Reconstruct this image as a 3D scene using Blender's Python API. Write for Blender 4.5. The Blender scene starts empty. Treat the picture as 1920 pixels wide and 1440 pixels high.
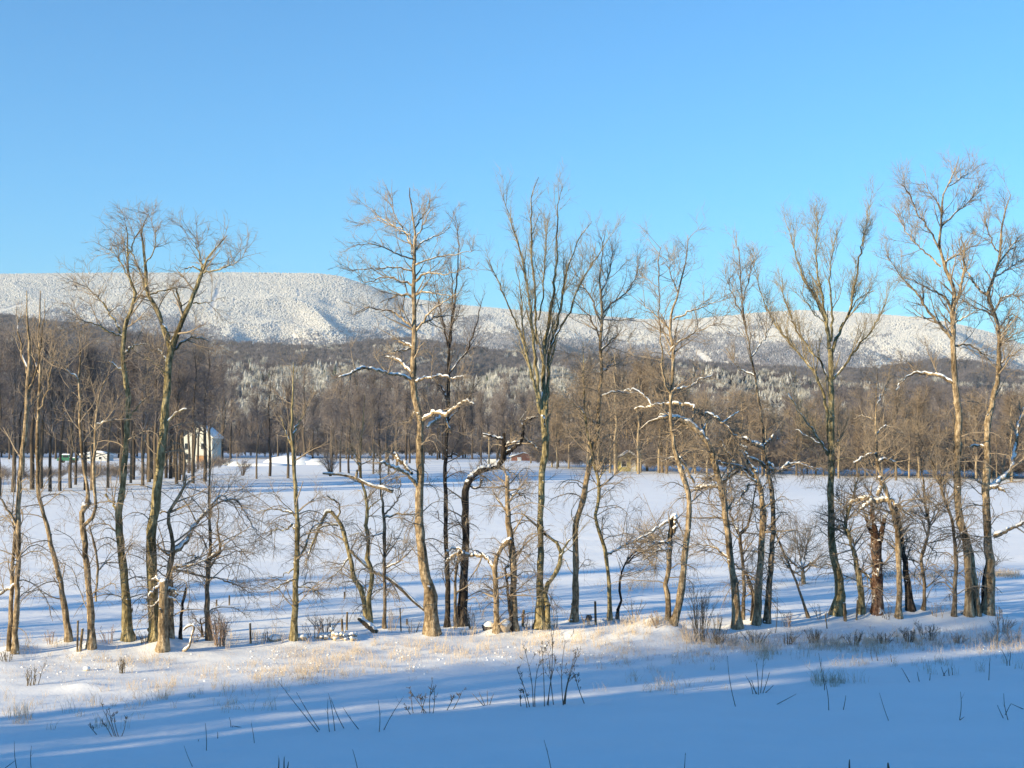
import bpy, math, random
import numpy as np
from mathutils import Vector

S = bpy.context.scene
COL = S.collection
# ------------------------------------------------------------------ camera
FPX = 2667.0                       # focal length in photo pixels (1920 wide)
CAM = np.array([0.0, 0.0, 6.2])
TILT = math.atan(110.0 / FPX)
cd = bpy.data.cameras.new('camera'); cam = bpy.data.objects.new('camera', cd); COL.objects.link(cam)
cd.sensor_width = 36.0; cd.lens = 36.0 * FPX / 1920.0
cd.clip_start = 0.1; cd.clip_end = 40000
cam.location = CAM; cam.rotation_euler = (math.pi / 2 + TILT, 0, 0)
S.camera = cam
# ------------------------------------------------------------------ sky, sun, exposure
SUN_EL = math.radians(13.5)
SUN_AZ = math.radians(58)          # shadows run this far to the right of straight ahead
to_sun = Vector((-math.sin(SUN_AZ) * math.cos(SUN_EL), -math.cos(SUN_AZ) * math.cos(SUN_EL), math.sin(SUN_EL)))
W = bpy.data.worlds.new('World'); S.world = W; W.use_nodes = True
nt = W.node_tree; nt.nodes.clear()
sky = nt.nodes.new('ShaderNodeTexSky'); sky.sky_type = 'NISHITA'; sky.sun_disc = False
sky.sun_elevation = SUN_EL; sky.sun_rotation = math.atan2(to_sun.x, to_sun.y)
sky.air_density = 1.0; sky.dust_density = 0.3; sky.ozone_density = 2.2; sky.altitude = 300
hs = nt.nodes.new('ShaderNodeMixRGB'); hs.blend_type = 'MULTIPLY'; hs.inputs['Fac'].default_value = 1
hs.inputs['Color2'].default_value = (0.25, 0.62, 0.86, 1)
bgn = nt.nodes.new('ShaderNodeBackground'); bgn.inputs['Strength'].default_value = 0.15
wo = nt.nodes.new('ShaderNodeOutputWorld')
nt.links.new(sky.outputs[0], hs.inputs['Color1']); nt.links.new(hs.outputs[0], bgn.inputs['Color']); nt.links.new(bgn.outputs[0], wo.inputs['Surface'])
sd = bpy.data.lights.new('sun', 'SUN'); sd.energy = 5.0; sd.angle = math.radians(0.5); sd.color = (1.0, 0.80, 0.48)
sun = bpy.data.objects.new('sun', sd); COL.objects.link(sun)
sun.rotation_euler = to_sun.to_track_quat('Z', 'Y').to_euler()
S.view_settings.view_transform = 'Standard'; S.view_settings.look = 'None'
S.view_settings.exposure = 1.0; S.view_settings.gamma = 1.0; S.view_settings.use_curve_mapping = False
S.cycles.max_bounces = 4; S.cycles.transparent_max_bounces = 8

rng = np.random.default_rng(7)
# ------------------------------------------------------------------ helpers
def ray(px, py):
    u = np.asarray(px, float) - 960; v = 720 - np.asarray(py, float)
    return u, FPX * math.cos(TILT) - v * math.sin(TILT), FPX * math.sin(TILT) + v * math.cos(TILT)
def at(px, py, Y):
    x, y, z = ray(px, py)
    Y = np.asarray(Y, float); k = Y / y
    return np.stack([x * k, Y + 0 * x, CAM[2] + z * k], -1)
def hsh(i, j, s):
    n = (i.astype(np.int64) * 374761393 + j.astype(np.int64) * 668265263 + s * 1274126177) & 0x7fffffff
    n = ((n ^ (n >> 13)) * 1274126177) & 0x7fffffff
    return ((n ^ (n >> 16)) & 0xffff) / 65535.0
def vn(x, y, s=0):
    x = np.asarray(x, float); y = np.asarray(y, float)
    i = np.floor(x); j = np.floor(y); fx = x - i; fy = y - j
    fx = fx * fx * (3 - 2 * fx); fy = fy * fy * (3 - 2 * fy)
    a = hsh(i, j, s); b = hsh(i + 1, j, s); c = hsh(i, j + 1, s); d = hsh(i + 1, j + 1, s)
    return (a + (b - a) * fx) * (1 - fy) + (c + (d - c) * fx) * fy - 0.5
def fbm(x, y, s=0, o=4):
    r = 0; a = 1.0
    for k in range(o):
        r = r + a * vn(x * 2 ** k + 17.3 * k, y * 2 ** k - 9.1 * k, s + k); a *= 0.5
    return r
ZY = [-300, -30, 0, 10, 20, 27, 40, 60, 75, 100, 150, 200, 300, 400, 700, 2500, 40000]
ZZ = [5, 4.6, 4.4, 2.5, .5, 0, 0, 0, .15, .5, .95, 1.5, 1.95, 2.4, 2.6, 8, 8]
MOUNDS = []
def sg(t): return 1 / (1 + np.exp(-np.clip(t, -30, 30)))
def zt(x, y):
    x = np.asarray(x, float); y = np.asarray(y, float)
    z = np.interp(y, ZY, ZZ)
    yc = 46.8 + .31 * np.clip(x, -30, 30)
    near = sg((90 - y) / 6) * sg((y - 10) / 4)
    z = z + .16 * np.exp(-((y - yc + .3) / 2.6) ** 2) * near
    z = z - .45 * sg((y - yc - 2.2) / .6) * sg((92 - y) / 6)
    z = z + near * (.10 * fbm(x / 5, y / 2.4, 3, 3) + .05 * fbm(x / 1.3, y / .9, 9, 3) * np.exp(-((y - yc + 3) / 5) ** 2))
    z = z + sg((60 - y) / 4) * sg((y - 20) / 2) * (.022 * fbm(x / .7, y / .6, 61, 3) - .05 * np.clip(vn(x / 1.1, y / .8, 71) - .34, 0, 1) * 2)
    z = z + near * .05 * np.abs(fbm(x / 9 + y / 7, y / 1.9 - x / 12, 21, 2))
    z = z + .5 * fbm(x / 60, y / 60, 5, 3) * sg((y - 90) / 15)
    for (mx, my, rx, ry, h) in MOUNDS:
        z = z + h * np.exp(-((x - mx) / rx) ** 2 - ((y - my) / ry) ** 2)
    return z
def hit(px, py, lo=24, hi=700):
    Y = np.concatenate([np.arange(lo, 120, .1), np.arange(120, hi, .5)])
    p = at(np.full(Y.shape, float(px)), np.full(Y.shape, float(py)), Y)
    b = p[:, 2] < zt(p[:, 0], p[:, 1])
    i = int(np.argmax(b)) if b.any() else len(Y) - 1
    return float(Y[i])
def tag(o, label=None, cat=None, group=None, kind=None):
    if label: o['label'] = label
    if cat: o['category'] = cat
    if group: o['group'] = group
    if kind: o['kind'] = kind
    return o
def empty(name, loc, rz=0):
    o = bpy.data.objects.new(name, None); COL.objects.link(o); o.location = loc; o.rotation_euler = (0, 0, rz)
    o.empty_display_size = .2
    return o
def mesh(name, v, f, mats, smooth=True, mi=None):
    v = np.asarray(v, np.float32).reshape(-1, 3); f = np.asarray(f, np.int32)
    m = bpy.data.meshes.new(name); k = f.shape[1]
    m.vertices.add(len(v)); m.vertices.foreach_set('co', v.ravel())
    m.loops.add(f.size); m.loops.foreach_set('vertex_index', f.ravel())
    m.polygons.add(len(f)); m.polygons.foreach_set('loop_start', np.arange(0, f.size, k, dtype=np.int32))
    m.polygons.foreach_set('use_smooth', np.full(len(f), smooth))
    for a in (mats if isinstance(mats, (list, tuple)) else [mats]): m.materials.append(a)
    if mi is not None: m.polygons.foreach_set('material_index', np.asarray(mi, np.int32))
    m.update(calc_edges=True)
    return m
def link(name, me, parent=None):
    o = bpy.data.objects.new(name, me); COL.objects.link(o)
    if parent: o.parent = parent
    return o
def tubes(P, R, sides=3, flat=None, lump=0.0):
    """P (n,k,3) centre lines, R (n,k) radii -> verts, quads"""
    P = np.asarray(P, float); R = np.asarray(R, float)
    n, k, _ = P.shape
    T = np.gradient(P, axis=1); T /= np.linalg.norm(T, axis=2, keepdims=True) + 1e-9
    D = P[:, -1] - P[:, 0]; D /= np.linalg.norm(D, axis=1, keepdims=True) + 1e-9
    ref = np.where(np.abs(D[:, 2:3]) > .8, np.array([[0, 1., 0]]), np.array([[0, 0, 1.]]))[:, None, :]
    U = np.cross(T, ref); U /= np.linalg.norm(U, axis=2, keepdims=True) + 1e-9
    V = np.cross(U, T)
    a = np.arange(sides) * 2 * math.pi / sides
    rr = R[:, :, None, None] * np.ones((1, 1, sides, 1))
    if lump: rr = rr * (1 + lump * rng.uniform(-1, 1, rr.shape))
    fl = 1.0 if flat is None else flat
    X = P[:, :, None, :] + rr * (np.cos(a)[None, None, :, None] * U[:, :, None, :] + fl * np.sin(a)[None, None, :, None] * V[:, :, None, :])
    idx = np.arange(n * k * sides).reshape(n, k, sides)
    A = idx[:, :-1, :]; B = idx[:, 1:, :]
    F = np.stack([A, np.roll(A, -1, 2), np.roll(B, -1, 2), B], -1).reshape(-1, 4)
    return X.reshape(-1, 3), F
def join(parts):
    vs = []; fs = []; o = 0
    for v, f in parts:
        vs.append(v); fs.append(f + o); o += len(v)
    return np.concatenate(vs), np.concatenate(fs)
def box(x0, x1, y0, y1, z0, z1):
    v = np.array([(x, y, z) for z in (z0, z1) for y in (y0, y1) for x in (x0, x1)], float)
    f = np.array([(0, 2, 3, 1), (4, 5, 7, 6), (0, 1, 5, 4), (2, 6, 7, 3), (0, 4, 6, 2), (1, 3, 7, 5)])
    return v, f
def blob(cx, cy, cz, rx, ry, rz, lump=.18, n=8, m=6):
    th = np.linspace(0, math.pi, m); ph = np.arange(n) * 2 * math.pi / n
    T, Pn = np.meshgrid(th, ph, indexing='ij')
    r = 1 + lump * rng.uniform(-1, 1, T.shape); r[0] = 1; r[-1] = 1
    X = np.stack([cx + rx * r * np.sin(T) * np.cos(Pn), cy + ry * r * np.sin(T) * np.sin(Pn), cz + rz * r * np.cos(T)], -1)
    i = np.arange(m * n).reshape(m, n); A = i[:-1]; B = i[1:]
    return X.reshape(-1, 3), np.stack([A, B, np.roll(B, -1, 1), np.roll(A, -1, 1)], -1).reshape(-1, 4)
def smooth_line(pts, k):
    """Catmull-Rom through (m,c) points, k samples evenly along the length"""
    p = np.asarray(pts, float)
    if len(p) == 2: p = np.stack([p[0], (p[0] + p[1]) / 2, p[1]])
    q = np.concatenate([[2 * p[0] - p[1]], p, [2 * p[-1] - p[-2]]]); out = []
    for i in range(1, len(q) - 2):
        t = np.linspace(0, 1, 9)[:-1, None]
        out.append(.5 * (2 * q[i] + (q[i + 1] - q[i - 1]) * t + (2 * q[i - 1] - 5 * q[i] + 4 * q[i + 1] - q[i + 2]) * t ** 2 + (3 * q[i] - q[i - 1] - 3 * q[i + 1] + q[i + 2]) * t ** 3))
    out.append(p[-1:]); c = np.concatenate(out)
    L = np.concatenate([[0], np.cumsum(np.linalg.norm(np.diff(c[:, :3], axis=0), axis=1))])
    s = np.linspace(0, L[-1], k)
    return np.stack([np.interp(s, L, c[:, j]) for j in range(c.shape[1])], -1)
# ------------------------------------------------------------------ materials
def newmat(name):
    m = bpy.data.materials.new(name); m.use_nodes = True
    n = m.node_tree.nodes; b = n['Principled BSDF']; b.inputs['Specular IOR Level'].default_value = .15
    return m, m.node_tree, b
def noise(t, scale, det=4, vec=None, rough=.6):
    n = t.nodes.new('ShaderNodeTexNoise'); n.inputs['Scale'].default_value = scale; n.inputs['Detail'].default_value = det; n.inputs['Roughness'].default_value = rough
    if vec: t.links.new(vec, n.inputs['Vector'])
    return n
def ramp(t, src, stops):
    r = t.nodes.new('ShaderNodeValToRGB'); e = r.color_ramp.elements
    while len(e) < len(stops): e.new(.5)
    for a, (p, c) in zip(e, stops):
        a.position = p; a.color = (*c, 1) if len(c) == 3 else c
    t.links.new(src, r.inputs[0]); return r
def bump(t, b, src, s, d):
    n = t.nodes.new('ShaderNodeBump'); n.inputs['Strength'].default_value = s; n.inputs['Distance'].default_value = d
    t.links.new(src, n.inputs['Height']); t.links.new(n.outputs[0], b.inputs['Normal']); return n
def coords(t, sc=(1, 1, 1), kind='Object'):
    c = t.nodes.new('ShaderNodeTexCoord'); mp = t.nodes.new('ShaderNodeMapping'); mp.inputs['Scale'].default_value = sc
    t.links.new(c.outputs[kind], mp.inputs[0]); return mp.outputs[0]
def mk_snow(name, col=(.86, .875, .90), fine=True):
    m, t, b = newmat(name); b.inputs['Roughness'].default_value = .75
    v = coords(t)
    n1 = noise(t, .6, 6, v); n2 = noise(t, 14, 5, v)
    mx = t.nodes.new('ShaderNodeMath'); mx.operation = 'MULTIPLY_ADD'; mx.inputs[1].default_value = .12
    t.links.new(n2.outputs[0], mx.inputs[0]); t.links.new(n1.outputs[0], mx.inputs[2])
    r = ramp(t, n1.outputs[0], [(.3, tuple(c * .96 for c in col)), (.7, col)])
    t.links.new(r.outputs[0], b.inputs['Base Color'])
    if fine: bump(t, b, mx.outputs[0], .5, .12)
    return m
def mk_bark(name, lo, hi, stripe=6.0, snow=0.03, rough=.9):
    m, t, b = newmat(name); b.inputs['Roughness'].default_value = rough
    v1 = coords(t, (3.4, 3.4, 1.1)); v2 = coords(t, (3.2, 3.2, stripe)); v3 = coords(t, (1, 1, .45))
    n1 = noise(t, 4, 6, v1); n2 = noise(t, 1.6, 3, v2); n3 = noise(t, 1.1, 3, v3)
    r1 = ramp(t, n1.outputs[0], [(.36, tuple(c * .68 for c in lo)), (.47, lo), (.62, hi)])
    dk = ramp(t, n2.outputs[0], [(.36, (.45, .44, .42)), (.52, (1, 1, 1))])
    r3 = ramp(t, n3.outputs[0], [(.36, (.30, .28, .26)), (.54, (1, 1, 1))])
    m1 = t.nodes.new('ShaderNodeMixRGB'); m1.blend_type = 'MULTIPLY'; m1.inputs[0].default_value = .7
    t.links.new(r1.outputs[0], m1.inputs[1]); t.links.new(dk.outputs[0], m1.inputs[2])
    m2 = t.nodes.new('ShaderNodeMixRGB'); m2.blend_type = 'MULTIPLY'; m2.inputs[0].default_value = .9
    t.links.new(m1.outputs[0], m2.inputs[1]); t.links.new(r3.outputs[0], m2.inputs[2])
    # snow lodged on upward faces and in bark pockets
    g = t.nodes.new('ShaderNodeNewGeometry'); sx = t.nodes.new('ShaderNodeSeparateXYZ'); t.links.new(g.outputs['Normal'], sx.inputs[0])
    n4 = noise(t, 3.5, 4, coords(t))
    ad = t.nodes.new('ShaderNodeMath'); ad.operation = 'MULTIPLY_ADD'; ad.inputs[1].default_value = .55
    t.links.new(sx.outputs[2], ad.inputs[0]); t.links.new(n4.outputs[0], ad.inputs[2])
    r4 = ramp(t, ad.outputs[0], [(.82 - snow, (0, 0, 0)), (.86 - snow, (1, 1, 1))])
    m3 = t.nodes.new('ShaderNodeMixRGB'); t.links.new(r4.outputs[0], m3.inputs[0]); t.links.new(m2.outputs[0], m3.inputs[1]); m3.inputs[2].default_value = (.84, .85, .87, 1)
    t.links.new(m3.outputs[0], b.inputs['Base Color'])
    bump(t, b, n1.outputs[0], 1.0, .08)
    return m
def mk_twig(name, a, c, rnd=False):
    m, t, b = newmat(name); b.inputs['Roughness'].default_value = .85
    if rnd:
        o = t.nodes.new('ShaderNodeObjectInfo'); src = o.outputs['Random']
    else:
        src = noise(t, .9, 3, coords(t)).outputs[0]
    r = ramp(t, src, [(.25, a), (.75, c)]); t.links.new(r.outputs[0], b.inputs['Base Color'])
    return m
M = {}
M['snow'] = mk_snow('field_snow')
M['cap'] = mk_snow('branch_snow', (.88, .89, .90))
M['tan'] = mk_bark('tan_poplar_bark', (.27, .20, .125), (.53, .42, .28), 7)
M['olive'] = mk_bark('olive_lichen_bark', (.23, .19, .10), (.45, .38, .22), 4)
M['grey'] = mk_bark('grey_brown_bark', (.16, .125, .09), (.36, .29, .21), 5)
M['dark'] = mk_bark('dark_wet_bark', (.035, .03, .028), (.12, .095, .075), 4, .05)
M['red'] = mk_bark('red_rotten_wood', (.14, .075, .05), (.38, .25, .17), 3, .22)
M['twig_tan'] = mk_twig('tan_twigs', (.22, .175, .13), (.34, .28, .215))
M['twig_olive'] = mk_twig('olive_twigs', (.20, .165, .11), (.31, .26, .17))
M['twig_dark'] = mk_twig('dark_twigs', (.11, .09, .075), (.18, .145, .12))
M['far_trunk'] = mk_twig('far_trunk_bark', (.05, .04, .034), (.12, .095, .072), True)
M['far_twig'] = mk_twig('far_brown_twigs', (.145, .125, .122), (.22, .192, .185), True)
M['far_tan'] = mk_twig('far_tan_twigs', (.17, .135, .108), (.255, .205, .158), True)
M['far_tan_trunk'] = mk_twig('far_tan_trunk_bark', (.16, .12, .08), (.32, .25, .165), True)
M['grass'] = mk_twig('dry_grass', (.42, .34, .25), (.60, .50, .38))
M['stem'] = mk_twig('dry_weed_stems', (.10, .085, .065), (.17, .14, .10))
M['shrubtwig'] = mk_twig('reddish_shrub_twigs', (.24, .17, .135), (.38, .28, .21))
M['frostweed'] = mk_twig('frosted_weed_stems', (.30, .255, .23), (.55, .50, .47))
M['post'] = mk_bark('weathered_post_wood', (.19, .14, .09), (.38, .30, .19), 1, 0)
M['spruce'] = mk_twig('dark_spruce_needles', (.02, .035, .018), (.05, .07, .035))
M['frost'] = mk_twig('frosted_needles', (.28, .28, .275), (.47, .47, .465), True)
M['darkneedle'] = mk_twig('blue_dark_spruce', (.03, .045, .04), (.09, .11, .09), True)
M['white_tree'] = mk_twig('rime_white_trees', (.52, .515, .505), (.60, .59, .58), True)
M['mtn_tree'] = mk_twig('bare_mountain_trees', (.092, .084, .10), (.145, .132, .152), True)
M['mix_tree'] = mk_twig('half_frosted_shaded_trees', (.13, .13, .16), (.27, .268, .30), True)  # half frosted, with the purple slope shade put into the colour
def flatmat(name, c, r=.8):
    m, t, b = newmat(name); b.inputs['Roughness'].default_value = r
    n = noise(t, 3, 4, coords(t)); rp = ramp(t, n.outputs[0], [(.3, tuple(k * .85 for k in c)), (.7, c)])
    t.links.new(rp.outputs[0], b.inputs['Base Color']); return m
M['cream'] = flatmat('cream_siding', (.62, .60, .52)); M['orange'] = flatmat('varnished_orange_wood', (.42, .23, .11), .5)
M['glass'] = flatmat('dark_window_glass', (.03, .035, .045), .1); M['trim'] = flatmat('white_trim', (.78, .78, .76))
M['yellow'] = flatmat('yellow_siding', (.62, .52, .22)); M['barnred'] = flatmat('faded_red_boards', (.26, .11, .08))
M['green'] = flatmat('green_painted_metal', (.04, .16, .10), .5); M['pale'] = flatmat('pale_grey_paint', (.62, .62, .62)); M['wire'] = flatmat('rusty_wire', (.2, .13, .09))
M['rock'] = flatmat('tan_fieldstone', (.52, .42, .31)); M['rubber'] = flatmat('black_rubber', (.03, .03, .03))
M['darkrock'] = flatmat('dark_fieldstone', (.10, .09, .09))
# ------------------------------------------------------------------ snow field (ground)
for (px, py, rx, ry, h) in [(1232, 1192, 1.0, .8, .55), (1200, 1200, 1.6, .8, .2), (1090, 1196, 1.3, .7, .28), (1700, 1152, 3.2, 1.6, .18), (1600, 1160, 2.2, 1.0, .1), (228, 1212, 1.6, 1.2, .12),
                            (985, 1170, .9, .7, .2), (160, 1290, .5, .3, .12)]:
    Y = hit(px, py); p = at(px, py, Y); MOUNDS.append((float(p[0]), Y, rx, ry, h))
def spaced(core0, core1, step, outs, far):
    c = np.arange(core0, core1 + 1e-6, step); s = step; hi = [core1]
    while hi[-1] < far: s *= outs; hi.append(hi[-1] + s)
    return c, np.array(hi[1:])
for (px, py) in [(23, 1226), (130, 1205), (172, 1216), (240, 1203), (290, 1203), (306, 1220), (320, 1200), (392, 1202), (552, 1203), (720, 1180), (811, 1191), (867, 1176), (931, 1190), (964, 1184), (1016, 1182), (1078, 1168), (1144, 1166), (1257, 1175), (1382, 1180), (1419, 1174), (1438, 1171), (1571, 1153), (1615, 1153), (1645, 1153), (1685, 1162), (1707, 1147), (1731, 1147), (1789, 1159), (1825, 1157), (1850, 1152)]:
    Y = hit(px, py); p = at(px, py, Y); MOUNDS.append((float(p[0]), Y + .1, rng.uniform(.35, .6), rng.uniform(.4, .7), rng.uniform(.08, .2)))
c, o = spaced(-22, 23, .16, 1.12, 9000); gx = np.concatenate([-(o[::-1] + (22 - 23)) , c, o])
gx = np.sort(gx)
gy = np.concatenate([[-300, -200, -120, -80, -50, -35, -25, -15, -8, -3, 2, 6, 10, 14, 18, 21, 23], np.arange(25, 62, .17), np.arange(62, 120, .6), np.arange(120, 420, 3)])
_, o = spaced(0, 420, 3, 1.15, 9000); gy = np.concatenate([gy, o])
GX, GY = np.meshgrid(gx, gy, indexing='xy'); GZ = zt(GX, GY)
idx = np.arange(GX.size).reshape(GX.shape)
F = np.stack([idx[:-1, :-1], idx[:-1, 1:], idx[1:, 1:], idx[1:, :-1]], -1).reshape(-1, 4)
g = link('snow_field', mesh('snow_field', np.stack([GX, GY, GZ], -1), F, M['snow'])); tag(g, 'snow covered farm field sloping from the foreground to the far woods', kind='structure')

# ------------------------------------------------------------------ mountain and foothills
def hill(name, prof, Df, Dr, zf, pw, spur, mat, nu=500, nv=90, seed=0, back=.35, sx=70):
    pxs = np.linspace(-1700, 3600, nu); vs = np.linspace(0, 1 + back, nv)
    yr = np.interp(pxs, *zip(*prof)); pr = at(pxs, yr, Dr)
    def zfun(px, v):
        zr = np.interp(px, pxs, pr[:, 2])
        vv = np.minimum(v, 1)
        z = zf + (zr - zf) * vv ** pw
        z = z - (zr - zf) * np.maximum(v - 1, 0) * 1.2
        e = 4 * vv * (1 - vv)
        n = np.abs(fbm(px / sx + v * 1.1, v * 2.3 + px / 900, seed, 3))
        return z - spur * e * n * 2.0 + spur * .05 * e * fbm(px / 14, v * 14, seed + 40, 3)
    U, V = np.meshgrid(pxs, vs, indexing='xy')
    Z = zfun(U, V); Yd = Df + (Dr - Df) * V
    u, yy, _ = ray(U, np.full(U.shape, 700.0)); X = u / yy * Yd
    Z[0] = -5
    idx = np.arange(U.size).reshape(U.shape)
    F = np.stack([idx[:-1, :-1], idx[:-1, 1:], idx[1:, 1:], idx[1:, :-1]], -1).reshape(-1, 4)
    o = link(name, mesh(name, np.stack([X, Yd, Z], -1), F, mat)); tag(o, kind='structure')
    def pos(px, v):
        u, yy, _ = ray(px, np.full(np.shape(px), 700.0)); Yd = Df + (Dr - Df) * v
        return np.stack([u / yy * Yd, Yd, zfun(px, v)], -1)
    return o, pos
def ground_mix(name, a, c, sc):
    m, t, b = newmat(name); b.inputs['Roughness'].default_value = 1
    n = noise(t, sc, 6, coords(t)); r = ramp(t, n.outputs[0], [(.4, a), (.62, c)]); t.links.new(r.outputs[0], b.inputs['Base Color']); return m
MG = ground_mix('mountain_snow_ground', (.60, .59, .58), (.70, .69, .68), .02)
HG = ground_mix('wooded_hill_ground', (.14, .125, .135), (.24, .22, .235), .03)
ridge = [(-1700, 500), (-300, 522), (0, 515), (200, 513), (330, 513), (440, 512), (600, 514), (640, 520), (700, 540), (760, 560), (850, 572), (960, 582), (1100, 592), (1200, 600), (1280, 602), (1330, 597), (1420, 588),
         (1500, 583), (1560, 585), (1640, 590), (1740, 598), (1800, 610), (1860, 625), (1920, 648), (2100, 700), (3600, 720)]
mt, mpos = hill('mountain', ridge, 2500, 5200, 60, 1.15, 62, MG, 700, 120, 11, sx=210)
mt['label'] = 'long rounded mountain range covered in snow frosted forest'
low = [(-1700, 610), (0, 598), (120, 612), (260, 632), (420, 650), (620, 657), (700, 645), (780, 643), (860, 655), (960, 668), (1200, 676), (1350, 690), (1600, 700), (1700, 690), (1760, 680), (1850, 690), (1920, 706), (3600, 700)]
h1, h1pos = hill('wooded_foothill', low, 1050, 2300, 12, 1.1, 22, HG, 400, 60, 31, sx=110)
h1['label'] = 'brown leafless wooded foothill below the white mountain'
low2 = [(-1700, 710), (0, 712), (330, 705), (430, 692), (560, 700), (640, 695), (800, 725), (900, 722), (940, 705), (1010, 694), (1060, 702), (1120, 722), (1260, 712), (1330, 705), (1440, 708), (1520, 728), (1700, 735), (1920, 745), (3600, 740)]
h2, h2pos = hill('frosted_low_hill', low2, 520, 1000, 3.5, 1.0, 5, HG, 300, 40, 51, sx=120)
h2['label'] = 'low hill with frosted evergreens and bare trees before the foothill'

def scatter(name, label, P, scale, src=None, mat=None, cone=(4, 9, 5)):
    me = bpy.data.meshes.new(name); n = len(P)
    me.vertices.add(n); me.vertices.foreach_set('co', np.asarray(P, np.float32).ravel())
    a = me.attributes.new('sc', 'FLOAT_VECTOR', 'POINT'); a.data.foreach_set('vector', np.asarray(scale, np.float32).ravel())
    r = np.zeros((n, 3), np.float32); r[:, 2] = rng.uniform(0, 6.28, n)
    a = me.attributes.new('rot', 'FLOAT_VECTOR', 'POINT'); a.data.foreach_set('vector', r.ravel())
    o = link(name, me); tag(o, label, kind='stuff')
    ng = bpy.data.node_groups.new(name, 'GeometryNodeTree')
    ng.interface.new_socket('Geometry', in_out='INPUT', socket_type='NodeSocketGeometry'); ng.interface.new_socket('Geometry', in_out='OUTPUT', socket_type='NodeSocketGeometry')
    N = ng.nodes; gi = N.new('NodeGroupInput'); go = N.new('NodeGroupOutput'); ip = N.new('GeometryNodeInstanceOnPoints')
    s1 = N.new('GeometryNodeInputNamedAttribute'); s1.data_type = 'FLOAT_VECTOR'; s1.inputs['Name'].default_value = 'sc'
    s2 = N.new('GeometryNodeInputNamedAttribute'); s2.data_type = 'FLOAT_VECTOR'; s2.inputs['Name'].default_value = 'rot'
    ng.links.new(gi.outputs[0], ip.inputs['Points'])
    if src is None:
        cn = N.new('GeometryNodeMeshCone'); cn.inputs['Vertices'].default_value = cone[2]; cn.inputs['Radius Bottom'].default_value = cone[0]; cn.inputs['Radius Top'].default_value = 0; cn.inputs['Depth'].default_value = cone[1]
        sm = N.new('GeometryNodeSetMaterial'); sm.inputs['Material'].default_value = mat
        ng.links.new(cn.outputs['Mesh'], sm.inputs[0]); ng.links.new(sm.outputs[0], ip.inputs['Instance'])
    else:
        srcs = src if isinstance(src, list) else [src]
        if len(srcs) == 1:
            oi = N.new('GeometryNodeObjectInfo'); oi.inputs['Object'].default_value = srcs[0]; ng.links.new(oi.outputs['Geometry'], ip.inputs['Instance'])
        else:
            gi2 = N.new('GeometryNodeGeometryToInstance')
            for s_ in srcs:
                oi = N.new('GeometryNodeObjectInfo'); oi.inputs['Object'].default_value = s_; ng.links.new(oi.outputs['Geometry'], gi2.inputs[0])
            ng.links.new(gi2.outputs[0], ip.inputs['Instance']); ip.inputs['Pick Instance'].default_value = True
    ng.links.new(s1.outputs['Attribute'], ip.inputs['Scale']); ng.links.new(s2.outputs['Attribute'], ip.inputs['Rotation'])
    ng.links.new(ip.outputs[0], go.inputs[0])
    md = o.modifiers.new('scatter', 'NODES'); md.node_group = ng
    return o
def seg_dist(px, py, segs):
    d = np.full(px.shape, 1e9)
    for (x0, y0, x1, y1, w) in segs:
        dx, dy = x1 - x0, y1 - y0; t = np.clip(((px - x0) * dx + (py - y0) * dy) / (dx * dx + dy * dy), 0, 1)
        d = np.minimum(d, np.hypot(px - x0 - t * dx, py - y0 - t * dy) / w)
    return d
def proj(P):
    x, y, z = P[:, 0], P[:, 1], P[:, 2] - CAM[2]
    f = y * math.cos(TILT) + z * math.sin(TILT); v = -y * math.sin(TILT) + z * math.cos(TILT)
    return 960 + FPX * x / f, 720 - FPX * v / f
# mountain forest: white rime trees above, darker half frosted ones paint shade into hollows and lower slopes
n = 230000
px = rng.uniform(-150, 2070, n); v = 1.01 - .72 * rng.random(n) ** 1.35
P = mpos(px, v); qx, qy = proj(P)
clear = [(408, 545, 396, 582, 4), (0, 583, 60, 566, 2.2), (790, 575, 840, 640, 3), (815, 605, 812, 630, 3), (1305, 660, 1345, 690, 5), (1345, 690, 1375, 700, 4), (1362, 680, 1372, 695, 3), (558, 545, 560, 555, 2.5), (1000, 590, 1010, 610, 2), (90, 560, 200, 600, 1.2), (640, 560, 690, 580, 1.2)]
keep = seg_dist(qx, qy, clear) > 1; P, v, qx, qy = P[keep], v[keep], qx[keep], qy[keep]
yr = np.interp(qx, *zip(*ridge)); fr = (qy - yr) / 130
TL = [(-200, 600), (0, 602), (60, 604), (120, 582), (300, 592), (400, 620), (450, 650), (640, 662), (700, 628), (800, 640), (860, 622), (960, 628), (1100, 634), (1300, 646), (1500, 642), (1650, 664), (1750, 655), (1850, 676), (1920, 695), (2100, 720)]  # line below which frost thins and the painted purple shade begins
m = .6 + (qy - np.interp(qx, *zip(*TL))) / 60 + 1.0 * fbm(qx / 90 + qy / 60, qy / 30, 77, 3) + .45 * fbm(qx / 9, qy / 7, 78, 3) + .24 * rng.uniform(-1, 1, len(P))
sc = rng.uniform(.6, 1.25, len(P))[:, None] * np.array([[1, 1, 1]])
k = m < .60
P[:, 2] += 1.4
scatter('frosted_mountain_forest', 'dense white frosted trees covering the upper mountain', P[k], sc[k], mat=M['white_tree'], cone=(3.0, 3.8, 5))
k2 = (m >= .60) & (m < 1.35)
scatter('half_frosted_shaded_forest', 'grey half frosted mountain trees, darkened to paint shade in the hollows', P[k2], sc[k2], mat=M['mix_tree'], cone=(3.6, 5.5, 5))
k3 = m >= 1.35
scatter('bare_mountain_forest', 'purple brown leafless trees low on the mountain', P[k3], sc[k3], mat=M['mtn_tree'], cone=(4, 6, 5))

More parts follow.
